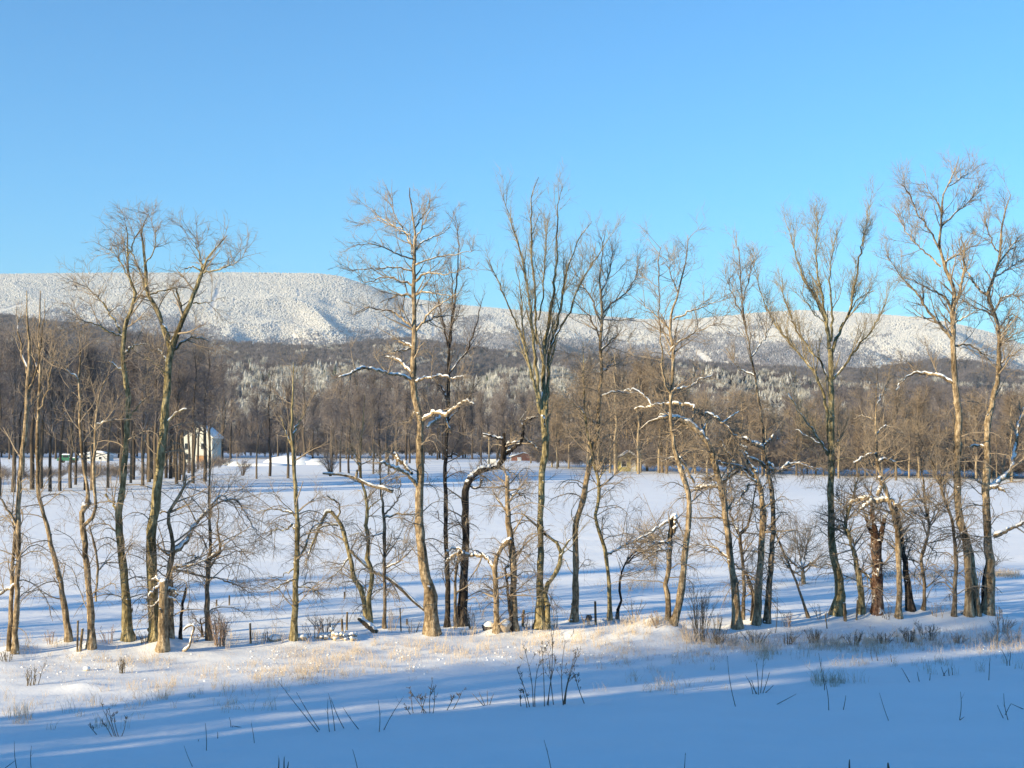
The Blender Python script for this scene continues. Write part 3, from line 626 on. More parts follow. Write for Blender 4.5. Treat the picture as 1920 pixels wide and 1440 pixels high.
R_('tree with a knotted waist and a low arm holding snow, behind the pinkish shrub', [[(392, 1200, 11), (388, 1150, 10), (388, 1100, 8), (390, 1062, 9), (392, 1045, 8), (395, 1030, 6), (393, 980, 5), (392, 930, 4), (393, 880, 3), (394, 830, 2), (395, 790, 1)], [(391, 1048, 6), (405, 1040, 6), (414, 1030, 5), (408, 990, 3), (410, 960, 2), (405, 945, 1)]],
   [[(392, 1083, 4), (405, 1083, 3), (425, 1090, 3), (450, 1100, 2), (478, 1118, 1)], [(393, 1045, 5), (403, 1042, 6), (412, 1033, 5)], [(388, 1055, 3), (370, 1045, 3), (350, 1040, 2)], [(408, 1000, 3), (430, 1010, 2), (470, 1050, 1)], [(394, 950, 3), (415, 930, 3), (440, 950, 2), (465, 990, 1)]], [1], zone=(.3, 1), n1=40, L1=1.5, low=20, up=.0, bark='grey')
R_('short dark broken stem between the crooked tree and the knotted tree', [[(338, 1198, 6), (340, 1150, 5), (345, 1120, 5), (350, 1100, 5)]], n1=0, snag=(0,), bark='dark', name='dead_sapling')
R_('small black forked sapling left of the knotted tree', [[(380, 1195, 4), (378, 1175, 3), (376, 1160, 2)]], [[(378, 1172, 3), (390, 1160, 2), (400, 1145, 1)], [(377, 1170, 2), (365, 1158, 1)]], n1=14, L1=.5, bark='dark', tw='twig_dark', zone=(.3, 1), name='sapling', n3=2)
R_('straight lone tree with open snow on both sides, left of the stone pile', [[(552, 1200, 13), (553, 1150, 11), (555, 1080, 10), (556, 1040, 10), (558, 1000, 9), (556, 950, 8), (553, 900, 7), (548, 840, 6), (547, 790, 5), (549, 740, 3), (550, 680, 1.5)]],
   [[(556, 970, 4), (545, 960, 3), (510, 955, 2), (480, 962, 1)], [(556, 992, 5), (545, 985, 4), (535, 995, 3), (515, 993, 2), (500, 1008, 1)], [(555, 1085, 4), (530, 1095, 3), (505, 1112, 1)], [(557, 1062, 4), (545, 1070, 3), (520, 1085, 1)], [(556, 1100, 3), (580, 1102, 3), (612, 1118, 1)], [(548, 840, 4), (535, 810, 3), (525, 780, 2)], [(548, 820, 4), (562, 790, 3), (575, 760, 1)], [(556, 1055, 4), (572, 1030, 4), (585, 990, 3), (612, 978, 2)]],
   zone=(.5, 1), n1=34, L1=1.4, low=18, bark='olive', up=.1)
R_('curved tree whose snapped top folds over and hangs down to the left', [[(689, 1161, 9), (681, 1130, 9), (679, 1108, 10), (665, 1085, 9), (659, 1059, 8), (653, 1033, 8), (645, 999, 8), (635, 976, 7), (622, 960, 7)]],
   [[(622, 959, 7), (614, 960, 7), (605, 975, 6), (594, 1000, 5), (585, 1020, 4), (578, 1045, 2), (566, 1080, 1)], [(632, 972, 4), (638, 955, 3), (630, 940, 3), (612, 930, 2)], [(634, 985, 4), (612, 985, 3), (585, 995, 2)], [(655, 1045, 4), (635, 1070, 2), (612, 1090, 1)]], [0], zone=(.3, 1), n1=30, L1=1.3, low=10, bark='olive', up=-.05)
R_('s-shaped tree rising beside the folded over tree, pierced by the leaning dead bough', [[(694, 1168, 9), (693, 1128, 9), (690, 1118, 8), (697, 1094, 8), (697, 1067, 8), (689, 1052, 8), (691, 1019, 7), (687, 980, 7), (689, 960, 6), (685, 925, 5), (676, 894, 5), (675, 858, 4), (678, 819, 3), (681, 789, 2), (684, 740, 1)]],
   [[(687, 960, 3), (700, 945, 3), (720, 930, 1)], [(690, 1015, 3), (675, 1000, 2), (655, 1005, 1)], [(676, 880, 3), (665, 850, 2), (655, 830, 1)]], zone=(.5, 1), n1=24, L1=1.2, low=12, bark='olive')
R_('thin upright tree with a dark foot, left of the big central poplar', [[(720.6, 1178, 7), (721, 1128, 6), (721, 1079, 6), (720, 1039, 6), (721, 990, 6), (720, 960, 5), (716, 930, 4), (712, 890, 2), (711, 850, 1)]],
   [[(721, 970, 4), (745, 965, 3), (778, 964, 2)], [(720, 965, 4), (735, 950, 3), (750, 925, 2), (750, 900, 1)], [(721, 1065, 3), (745, 1055, 3), (785, 1018, 1)], [(720, 1000, 2), (700, 1005, 2), (680, 1012, 1)]], zone=(.4, 1), n1=24, L1=1.2, low=14, bark='grey', up=.1)
R_('tallest straight poplar left of centre with a full conical crown and snowy side limbs', [[(811, 1188, 27), (806, 1108, 22), (798, 1079, 20), (792, 1039, 18), (788, 999, 17), (785, 940, 15), (788, 898, 14), (788, 819, 13), (789, 799, 13), (785, 775, 12), (778, 749, 12), (775, 720, 12), (775, 680, 11), (776, 615, 9), (776, 565, 8), (776, 502, 7), (777, 465, 6), (778, 440, 4), (773, 402, 3), (768, 352, 1.5)]],
   [[(774, 716, 7), (760, 708, 6), (748, 703, 5), (725, 699, 5), (699, 693, 5), (677, 690, 5), (659, 700, 4), (635, 708, 2)], [(778, 717, 6), (790, 711, 5), (805, 707, 4), (828, 705, 4), (850, 710, 2), (870, 706, 1)], [(773, 700, 6), (760, 688, 5), (745, 675, 5), (722, 669, 3)], [(773, 652, 6), (762, 645, 5), (747, 640, 4)], [(773, 652, 4), (755, 656, 4), (730, 659, 2)],
    [(790, 790, 8), (805, 780, 7), (815, 772, 7), (835, 778, 7), (845, 772, 5), (860, 759, 4), (875, 752, 3), (888, 758, 1)], [(800, 802, 6), (815, 790, 5), (832, 779, 5)], [(832, 779, 4), (838, 795, 3), (845, 812, 2)], [(783, 912, 8), (768, 893, 7), (755, 884, 6), (738, 876, 6), (712, 868, 4)], [(772, 888, 7), (760, 872, 8), (750, 862, 9), (738, 853, 9)],
    [(777, 612, 7), (760, 602, 5), (735, 582, 4), (710, 580, 3), (685, 577, 2), (660, 592, 1)], [(780, 612, 6), (805, 600, 4), (828, 592, 3), (870, 592, 1)], [(780, 620, 5), (795, 600, 4), (812, 580, 3), (835, 565, 2), (862, 548, 1)], [(776, 556, 6), (755, 551, 5), (738, 556, 3), (712, 568, 1)], [(778, 552, 5), (805, 548, 3), (855, 556, 1)], [(776, 535, 5), (752, 528, 4), (725, 520, 3), (680, 528, 1)],
    [(780, 527, 5), (798, 512, 4), (838, 513, 2), (880, 500, 1)], [(775, 508, 4), (745, 502, 3), (700, 505, 2), (655, 508, 1)], [(778, 497, 4), (800, 488, 3), (845, 478, 2), (890, 468, 1)], [(775, 485, 4), (745, 476, 3), (705, 458, 2), (668, 458, 1)], [(780, 468, 4), (800, 450, 3), (828, 438, 2), (845, 425, 1)], [(775, 480, 5), (766, 450, 4), (755, 428, 3), (742, 405, 2), (732, 368, 1)],
    [(776, 450, 3), (795, 420, 2), (808, 390, 1)], [(770, 440, 3), (735, 425, 2), (700, 405, 1)], [(777, 430, 3), (800, 395, 2), (806, 362, 1)], [(755, 430, 2), (715, 410, 2), (695, 390, 1)], [(786, 772, 3), (775, 775, 3), (768, 790, 2), (748, 793, 1)]],
   [0, 1, 2, 3, 5, 6, 7, 8, 9], zone=(.6, 1), n1=120, L1=1.0, up=.12, n2=6, n3=5, low=12, lowz=(.1, .5), depth=.8, Lexp=.3)
R_('dark stemmed slender tree with an upswept crown, immediately right of the central poplar', [[(838, 1176, 10), (840, 1120, 9), (838, 1060, 9), (836, 1000, 8), (836, 950, 8), (834, 900, 7), (836, 850, 7), (838, 800, 7), (840, 750, 7), (841, 700, 6), (842, 660, 5), (848, 600, 4), (855, 540, 3), (860, 480, 2), (858, 430, 1)]],
   [[(840, 755, 5), (830, 730, 4), (820, 715, 3)], [(841, 702, 4), (858, 680, 3), (880, 650, 3), (895, 600, 2), (905, 560, 1)], [(842, 655, 4), (832, 610, 3), (822, 570, 2), (812, 530, 1)], [(845, 640, 4), (850, 570, 3), (846, 500, 1)], [(838, 790, 4), (858, 770, 3), (880, 740, 1)], [(836, 860, 4), (850, 850, 4), (862, 856, 2)]], zone=(.65, 1), n1=50, L1=1.1, up=.3, ang=(.6, .2), bark='dark', tw='twig_dark', low=14, lowz=(.1, .6))
R_('thin crooked stem close to the left of the black broken tree', [[(855, 1176, 6), (853, 1100, 5), (857, 1060, 5), (862, 1035, 3)]], [[(856, 1060, 3), (866, 1045, 3), (880, 1040, 2)]], n1=10, L1=.7, zone=(.5, 1), bark='grey', name='sapling')
R_('thick black footed tree, its twisted snow plastered top bending to the right', [[(865, 1172, 20), (869, 1108, 16), (871, 1069, 15), (873, 1019, 14), (873, 980, 13), (872, 937, 13), (874, 913, 13), (881, 898, 12), (897, 884, 11), (917, 878, 10), (934, 874, 11), (944, 854, 12), (945, 835, 8), (945, 812, 6)]],
   [[(876, 910, 11), (884, 896, 11), (900, 882, 10), (920, 877, 9)], [(945, 822, 5), (928, 820, 4), (905, 814, 3)], [(947, 852, 8), (960, 843, 7), (975, 830, 6), (980, 815, 6), (984, 790, 5), (998, 783, 4), (1010, 783, 2)], [(978, 824, 5), (990, 827, 4), (1008, 840, 3)], [(950, 846, 5), (955, 833, 5), (978, 828, 4)], [(984, 800, 3), (975, 790, 2), (988, 770, 1)], [(938, 874, 5), (950, 880, 3), (965, 890, 1)], [(876, 912, 5), (895, 915, 4), (905, 900, 4)]],
   [0, 1, 3, 4], zone=(.5, 1), n1=40, L1=1.1, bark='dark', tw='twig_tan', low=10, up=-.05, n2=6)
R_('low tree dividing like a wishbone, one arm snapped and capped with snow', [[(931, 1187, 12), (931, 1138, 10), (928, 1079, 9), (926, 1063, 10), (935, 1040, 7), (943, 1022, 8), (957, 1015, 8)]],
   [[(926, 1066, 8), (915, 1048, 7), (900, 1042, 7), (880, 1041, 6), (860, 1035, 5), (848, 1043, 4), (835, 1055, 2)], [(941, 1024, 7), (950, 1016, 8), (960, 1013, 8)], [(868, 1038, 4), (862, 1028, 4), (838, 1032, 2)], [(905, 1043, 3), (898, 1034, 3), (880, 1030, 2)]], [0, 1, 2], zone=(.2, .8), n1=16, L1=1.0, low=4, bark='tan', up=-.1, name='tree')
R_('straight snapped trunk behind the wishbone tree, half of its lower trunk black', [[(965, 1182, 14), (963, 1118, 12), (963, 1059, 12), (957, 1009, 12), (953, 970, 10), (951, 937, 9), (951, 888, 7)], [(958, 1165, 6), (953, 1110, 5), (946, 1065, 4)]],
   [[(947, 1064, 3), (957, 1060, 4)], [(966, 1036, 3), (980, 1035, 2), (996, 1042, 1)], [(952, 960, 4), (938, 945, 3), (925, 925, 2)], [(952, 935, 4), (968, 925, 3), (985, 935, 2)]], zone=(.5, 1), n1=34, L1=1.5, snag=(0,), tdark=(1,), low=20, lowz=(.3, .95), up=-.05, bark='tan')
R_('tall vase shaped elm at the centre, its stems fanning up from one pale trunk', [[(1014, 1178, 22), (1012, 1150, 17), (1012, 1118, 14), (1012, 1079, 12), (1014, 1039, 12), (1013, 990, 11), (1015, 937, 11), (1017, 878, 12), (1023, 848, 13), (1022, 799, 14), (1019, 768, 14)], [(1024, 1178, 12), (1027, 1145, 10), (1021, 1112, 9), (1028, 1095, 9), (1039, 1079, 8), (1050, 1055, 8), (1050, 1025, 7), (1039, 1015, 6), (1019, 997, 5), (999, 980, 4), (979, 962, 2)]],
   [[(1014, 775, 7), (1004, 730, 6), (993, 690, 5), (988, 665, 5), (975, 625, 4), (960, 590, 3), (945, 555, 2.5), (930, 520, 2), (912, 485, 1)], [(1015, 775, 7), (1008, 710, 6), (1004, 680, 6), (999, 620, 5), (993, 570, 4), (985, 520, 4), (975, 470, 3), (960, 420, 2), (945, 375, 1)], [(1006, 645, 4), (1003, 560, 4), (998, 480, 4), (997, 420, 3), (995, 370, 2), (1010, 332, 1)],
    [(1020, 775, 10), (1020, 700, 8), (1022, 640, 6), (1030, 600, 6), (1038, 550, 5), (1042, 500, 4), (1045, 440, 3), (1045, 390, 2), (1055, 350, 1)], [(1025, 775, 7), (1028, 700, 6), (1033, 650, 5), (1047, 600, 5), (1055, 550, 4), (1065, 500, 3), (1085, 450, 2), (1110, 415, 1)], [(1034, 648, 4), (1060, 600, 4), (1080, 550, 3), (1100, 510, 2.5), (1120, 480, 2), (1148, 438, 1)],
    [(990, 680, 3), (978, 600, 3), (977, 550, 2), (968, 500, 1)], [(1010, 600, 3), (1018, 540, 3), (1022, 480, 2), (1030, 400, 1)], [(1023, 820, 5), (1020, 800, 6), (1017, 780, 5)], [(1050, 1045, 4), (1062, 1020, 4), (1070, 1012, 3)]], [8], zone=(.97, 1), n1=66, L1=1.35, up=.35, ang=(.42, .16), n2=6, n3=5, low=0, bark='olive', tw='twig_olive', depth=.28, Lexp=.4)
R_('smooth pole like tree right of the elm, slanting right into a tall airy crown', [[(1077, 1165, 14), (1079, 1098, 12), (1079, 1039, 11), (1079, 999, 11), (1082, 970, 10), (1092, 940, 11), (1100, 900, 10), (1108, 870, 10), (1114, 840, 9), (1118, 818, 9), (1122, 790, 8), (1124, 750, 7), (1128, 700, 6), (1126, 650, 6), (1128, 600, 5), (1126, 550, 4), (1124, 520, 3), (1128, 480, 2), (1135, 430, 1)]],
   [[(1128, 605, 5), (1110, 562, 3), (1092, 535, 2), (1070, 495, 1)], [(1128, 590, 4), (1148, 568, 4), (1172, 552, 3), (1190, 522, 2), (1200, 490, 1)], [(1126, 657, 4), (1145, 640, 3), (1165, 618, 1)], [(1126, 552, 4), (1140, 520, 3), (1150, 470, 1)], [(1126, 640, 3), (1110, 600, 3), (1075, 562, 1)], [(1124, 700, 4), (1140, 690, 4), (1150, 672, 2)], [(1128, 600, 3), (1160, 600, 2), (1215, 602, 1)], [(1122, 800, 5), (1110, 790, 3), (1098, 780, 2)], [(1126, 745, 3), (1150, 735, 3), (1190, 738, 2)]],
   [8], zone=(.62, 1), n1=70, L1=1.25, up=.2, low=16, bark='tan', lowz=(.1, .65))
R_('thin tree with a sinuous olive stem, right of the pole like tree', [[(1144, 1163, 9), (1143, 1100, 7), (1138, 1050, 7), (1130, 1015, 7), (1120, 985, 6), (1117, 960, 6), (1122, 940, 6), (1123, 905, 6), (1113, 870, 6), (1106, 830, 5), (1098, 790, 4), (1095, 740, 3), (1094, 690, 2), (1094, 640, 1)]],
   [[(1139, 1038, 4), (1155, 1033, 3), (1180, 1018, 4), (1210, 1014, 4), (1238, 1007, 2)], [(1122, 905, 3), (1135, 880, 2), (1150, 870, 1)], [(1098, 780, 3), (1080, 760, 2), (1060, 755, 1)]], [0], zone=(.5, 1), n1=60, L1=1.5, up=.1, low=30, lowz=(.25, .95), bark='olive')
R_('small black wriggling stem under snowy twigs, right of the sinuous tree', [[(1157, 1161, 6), (1160, 1135, 5), (1165, 1125, 4), (1161, 1100, 4), (1168, 1065, 3), (1173, 1055, 3), (1190, 1035, 3), (1215, 1022, 2)]], [[(1172, 1058, 3), (1195, 1040, 3), (1220, 1030, 3), (1250, 1018, 2)], [(1180, 1048, 3), (1205, 1018, 3), (1235, 1002, 2), (1252, 975, 1)]], [1], zone=(.5, 1), n1=30, L1=1.2, bark='dark', tw='twig_tan', name='sapling', up=-.02)
R_('v shaped pair of trunks, left one snapped with a white torn top', [[(1262, 1170, 14), (1275, 1127, 13), (1281, 1071, 12), (1288, 1006, 11), (1292, 968, 10), (1292, 938, 10), (1289, 914, 10), (1279, 888, 10), (1269, 858, 8), (1264, 839, 7), (1260, 809, 7), (1258, 780, 6), (1258, 740, 6), (1262, 690, 6), (1262, 650, 6), (1257, 620, 5), (1258, 590, 4), (1265, 570, 4), (1273, 540, 3), (1280, 510, 3), (1288, 480, 2), (1290, 440, 1)],
    [(1253, 1171, 11), (1253, 1118, 10), (1247, 1096, 9), (1254, 1071, 9), (1256, 1024, 9), (1258, 990, 9), (1261, 968, 9)]],
   [[(1259, 975, 7), (1266, 968, 7), (1266, 985, 5), (1264, 1000, 4)], [(1256, 976, 5), (1240, 985, 4), (1220, 1000, 3), (1190, 1015, 2)], [(1258, 620, 4), (1240, 600, 3), (1215, 580, 2), (1198, 558, 1)], [(1262, 600, 4), (1290, 585, 3), (1320, 575, 2), (1365, 558, 1)], [(1272, 550, 3), (1260, 520, 2), (1248, 485, 1)], [(1259, 738, 6), (1250, 725, 5), (1243, 708, 4), (1240, 650, 3), (1236, 580, 2), (1235, 500, 2), (1240, 460, 1)],
    [(1262, 730, 4), (1290, 725, 4), (1312, 714, 3), (1335, 704, 1)], [(1300, 770, 4), (1301, 762, 4), (1285, 757, 5), (1262, 758, 5), (1250, 758, 5), (1222, 760, 4), (1190, 768, 3)], [(1222, 760, 3), (1205, 740, 3), (1190, 733, 3), (1165, 733, 2)], [(1256, 660, 3), (1275, 640, 3), (1310, 620, 2), (1350, 605, 1)], [(1256, 1020, 4), (1240, 1018, 4), (1215, 1022, 3)], [(1256, 1030, 4), (1230, 1034, 4), (1205, 1050, 2)]],
   [0, 1, 6, 7, 8, 10], zone=(.55, 1), n1=80, L1=1.35, up=.12, low=24, lowz=(.2, .7), bark='tan', snag=(1,))
R_('thick trunked tree arching left into a long broken bough loaded with snow', [[(1382, 1177, 18), (1380, 1127, 15), (1374, 1080, 13), (1367, 1024, 12), (1363, 987, 12), (1358, 947, 11), (1350, 908, 11), (1342, 874, 11), (1332, 845, 11), (1323, 823, 11), (1304, 803, 11), (1281, 790, 10), (1257, 783, 9), (1235, 785, 6), (1218, 790, 4), (1200, 805, 2)]],
   [[(1330, 838, 9), (1320, 820, 9), (1303, 801, 9), (1281, 788, 9), (1255, 781, 8), (1235, 784, 5)], [(1265, 782, 5), (1250, 776, 5), (1238, 780, 4)], [(1318, 812, 4), (1325, 785, 4), (1310, 768, 4)], [(1322, 775, 4), (1335, 777, 5), (1350, 788, 4), (1358, 790, 3), (1385, 772, 1)], [(1367, 1048, 5), (1350, 1032, 4), (1335, 1024, 3), (1320, 1022, 2), (1290, 1024, 1)], [(1352, 915, 6), (1335, 912, 6), (1315, 915, 6), (1302, 918, 4)], [(1302, 905, 4), (1290, 885, 5), (1278, 862, 5), (1265, 858, 3), (1240, 865, 1)],
    [(1356, 790, 3), (1375, 815, 3), (1392, 822, 2)]], [0, 1, 3, 5, 6], zone=(.4, 1), n1=54, L1=1.3, up=-.03, low=22, lowz=(.2, .7), bark='tan', n2=6)
R_('slim forked stem with a snow filled fork, tucked behind the arching tree', [[(1392, 1163, 7), (1395, 1090, 6), (1391, 1034, 6), (1387, 1003, 6), (1400, 990, 5), (1407, 970, 4), (1412, 940, 3), (1420, 900, 2)]], [[(1387, 1003, 5), (1378, 985, 4), (1368, 960, 3), (1372, 925, 1)], [(1387, 1002, 5), (1395, 994, 5), (1402, 987, 4)]], [2], zone=(.5, 1), n1=26, L1=1.0, low=10, bark='grey')
R_('black bent stem between the slim forked stem and the pair of smooth trunks', [[(1411, 1163, 7), (1412, 1120, 6), (1405, 1090, 6), (1397, 1070, 4)]], [[(1398, 1072, 4), (1385, 1064, 3), (1375, 1055, 2)]], [0], n1=5, L1=.6, bark='dark', name='dead_sapling')
R_('smooth trunk with a shattered top of tangled snow covered branches', [[(1419, 1171, 15), (1421, 1127, 14), (1423, 1080, 13), (1428, 1024, 12), (1431, 977, 12), (1429, 940, 10), (1425, 915, 9), (1416, 888, 8)]],
   [[(1425, 905, 7), (1402, 884, 7), (1382, 874, 7), (1370, 858, 6), (1358, 840, 5), (1350, 826, 6)], [(1382, 876, 6), (1372, 884, 5), (1362, 895, 4)], [(1384, 882, 6), (1366, 895, 5), (1350, 912, 6), (1330, 912, 5), (1305, 914, 4)], [(1420, 890, 6), (1402, 865, 5), (1395, 856, 5), (1385, 838, 5)], [(1400, 857, 5), (1420, 864, 5), (1440, 878, 6), (1465, 884, 4)], [(1440, 868, 5), (1450, 876, 5)], [(1465, 884, 4), (1472, 873, 4), (1490, 868, 4), (1510, 875, 3), (1535, 881, 2)], [(1400, 856, 4), (1398, 842, 5), (1386, 836, 6)], [(1424, 910, 5), (1405, 895, 4), (1390, 878, 3)], [(1405, 908, 4), (1395, 925, 3), (1380, 945, 2)], [(1388, 874, 4), (1360, 870, 4), (1346, 865, 2)]],
   [0, 1, 2, 3, 4, 5, 6, 7, 8, 9, 10], zone=(.6, 1), n1=48, L1=1.1, up=-.02, low=16, lowz=(.3, .8), bark='tan', n2=6, snag=(0,))
R_('tall slim tree whose trunk is half black, right of the shattered smooth trunk', [[(1438, 1168, 13), (1442, 1099, 11), (1447, 1034, 10), (1450, 996, 9), (1449, 940, 9), (1445, 905, 8), (1440, 880, 7), (1432, 840, 6), (1430, 800, 5), (1425, 760, 5), (1418, 720, 4), (1412, 690, 4), (1405, 650, 3), (1396, 600, 3), (1390, 550, 2), (1388, 500, 1.5), (1385, 460, 1)]],
   [[(1398, 605, 3), (1382, 570, 2), (1366, 530, 1)], [(1394, 565, 2), (1403, 520, 2), (1414, 485, 1)], [(1432, 840, 8), (1422, 835, 9), (1405, 828, 8), (1392, 822, 6)], [(1432, 835, 5), (1445, 825, 4), (1450, 815, 2)], [(1415, 705, 3), (1385, 690, 2), (1360, 650, 1)], [(1408, 670, 3), (1430, 640, 2), (1450, 600, 1)]], [2, 3], zone=(.62, 1), n1=46, L1=1.1, up=.3, ang=(.6, .2), low=14, bark='grey', tw='twig_tan')
R_('thin reddish stem leaning left across the sunlit field, left of the big lichened tree', [[(1516, 1159, 6), (1508, 1135, 5), (1495, 1100, 4), (1480, 1060, 4), (1465, 1025, 4), (1453, 995, 3), (1450, 975, 2)]], [[(1480, 1064, 3), (1468, 1052, 2), (1462, 1040, 1)]], n1=8, L1=.7, zone=(.4, 1), bark='grey', name='leaning_stem')
R_('big lichen covered tree with a bowed trunk and broad upswept crown', [[(1571, 1150, 24), (1575, 1108, 17), (1571, 1076, 15), (1563, 1045, 14), (1559, 1014, 13), (1558, 962, 12), (1558, 900, 12), (1558, 848, 12), (1559, 764, 11), (1558, 712, 10), (1557, 655, 9)]],
   [[(1557, 662, 7), (1550, 610, 6), (1530, 560, 5), (1508, 525, 4), (1497, 495, 3), (1490, 470, 2), (1478, 428, 1)], [(1556, 650, 6), (1547, 590, 5), (1540, 545, 4), (1532, 500, 3), (1530, 450, 2), (1538, 410, 1)], [(1560, 660, 7), (1575, 620, 6), (1590, 590, 5), (1598, 560, 4), (1605, 520, 4), (1612, 480, 3), (1620, 440, 2), (1632, 385, 1)], [(1558, 640, 5), (1562, 590, 4), (1556, 540, 3), (1558, 490, 2), (1568, 440, 1)], [(1560, 712, 5), (1580, 690, 4), (1600, 660, 4), (1625, 630, 3), (1645, 600, 2), (1662, 565, 1)],
    [(1555, 830, 7), (1550, 770, 6), (1540, 730, 5), (1528, 700, 5), (1500, 665, 4), (1475, 635, 4), (1450, 600, 3), (1430, 560, 2), (1412, 495, 1)], [(1558, 722, 5), (1540, 680, 4), (1515, 650, 3), (1490, 610, 3), (1475, 570, 2), (1462, 535, 1)], [(1553, 852, 4), (1535, 825, 4), (1518, 800, 3), (1495, 770, 2), (1478, 738, 1)], [(1552, 610, 3), (1520, 580, 2), (1500, 545, 1)], [(1590, 590, 3), (1610, 560, 2), (1640, 545, 1)], [(1553, 855, 3), (1540, 835, 3), (1515, 820, 2), (1492, 806, 1)], [(1560, 850, 3), (1568, 835, 3), (1572, 825, 2)]],
   [7, 10], zone=(.7, 1), n1=105, L1=1.35, up=.38, ang=(.5, .18), n2=6, n3=5, low=12, lowz=(.2, .6), bark='olive', tw='twig_olive', depth=.4)
R_('crooked tree with a streak of snow down its stem, left of the red rotten snag', [[(1615, 1150, 13), (1613, 1097, 11), (1605, 1055, 9), (1596, 1014, 8), (1585, 989, 7), (1590, 960, 5), (1597, 940, 5), (1605, 910, 3), (1612, 880, 1)]], [[(1612, 1068, 5), (1625, 1078, 4), (1634, 1095, 4), (1636, 1149, 5)], [(1604, 1050, 6), (1596, 1014, 6), (1588, 992, 5)], [(1585, 990, 4), (1578, 984, 3), (1570, 985, 2)], [(1592, 955, 4), (1580, 945, 3), (1568, 925, 2)]], [0, 1], zone=(.5, 1), n1=50, L1=1.1, low=14, bark='olive', up=.02)
R_('stout red rotten snag with a forked broken top and snow plastered wood', [[(1645, 1150, 20), (1645, 1080, 19), (1643, 1040, 19), (1643, 1005, 21)], [(1640, 1012, 10), (1636, 1000, 10), (1628, 985, 8), (1623, 962, 5)], [(1650, 1015, 11), (1652, 1005, 10), (1656, 985, 9), (1659, 966, 7)], [(1643, 1008, 12), (1640, 990, 9), (1636, 962, 7), (1632, 930, 4), (1636, 905, 2)]],
   [[(1640, 1000, 8), (1637, 980, 7), (1634, 955, 5)], [(1660, 968, 4), (1666, 962, 3), (1660, 950, 2)]], [0], zone=(.5, 1), n1=20, L1=1.0, bark='red', snag=(1, 2), low=0, name='dead_snag')
R_('tan tree with a wide snow laden cross branch above the red snag', [[(1685, 1159, 12), (1686, 1100, 10), (1685, 1050, 10), (1682, 1000, 10), (1676, 965, 9), (1668, 940, 8), (1660, 920, 7), (1652, 895, 6), (1645, 870, 5), (1643, 830, 4), (1642, 780, 3), (1643, 740, 2), (1646, 700, 1)]],
   [[(1672, 938, 8), (1660, 937, 9), (1645, 940, 9), (1630, 935, 8), (1610, 937, 6), (1592, 945, 4)], [(1634, 938, 6), (1622, 948, 6), (1612, 955, 4)], [(1645, 930, 7), (1652, 912, 7), (1650, 895, 6)], [(1668, 935, 6), (1680, 945, 5), (1700, 960, 4), (1722, 980, 2)], [(1643, 870, 4), (1655, 862, 5), (1672, 865, 5), (1682, 872, 3)], [(1643, 850, 4), (1625, 855, 4), (1600, 868, 3)], [(1643, 815, 3), (1665, 800, 3), (1700, 820, 1)], [(1643, 790, 3), (1620, 780, 2), (1600, 785, 1)], [(1644, 760, 3), (1660, 730, 2), (1672, 700, 1)]],
   [0, 1, 2, 4, 5], zone=(.45, 1), n1=62, L1=1.3, up=.04, low=20, lowz=(.3, .8), bark='tan', n2=6)
R_('blackened curved trunk wound behind the tan tree of the snowy cross branch', [[(1707, 1144, 15), (1702, 1100, 12), (1698, 1060, 10), (1692, 1020, 8), (1688, 990, 7), (1680, 950, 5)]], bark='dark', n1=10, L1=1.0, zone=(.5, 1))
R_('thin s-curved tree standing alone in the gap among the right hand trees', [[(1731, 1144, 7), (1734, 1097, 6), (1727, 1055, 6), (1733, 1030, 6), (1740, 1003, 5), (1742, 982, 5), (1736, 951, 5), (1733, 920, 4), (1729, 890, 3), (1725, 850, 2), (1720, 790, 1)]], [[(1741, 990, 3), (1755, 960, 2), (1775, 945, 1)], [(1738, 1020, 3), (1748, 1030, 2), (1758, 1042, 1)], [(1737, 955, 2), (1760, 945, 2), (1785, 940, 1)]], zone=(.4, 1), n1=40, L1=1.3, low=20, bark='grey')
R_('slim left leaning tree with a small snowy side twig, left of the twin trunks', [[(1789, 1156, 9), (1790, 1100, 7), (1792, 1050, 7), (1789, 1000, 6), (1783, 970, 5), (1772, 940, 5), (1762, 905, 4), (1750, 875, 3), (1740, 850, 2), (1720, 815, 1)]], [[(1792, 1010, 4), (1800, 1003, 4), (1810, 996, 3)], [(1771, 935, 3), (1765, 900, 3), (1770, 860, 1)]], [0], zone=(.4, 1), n1=34, L1=1.3, low=18, bark='grey')
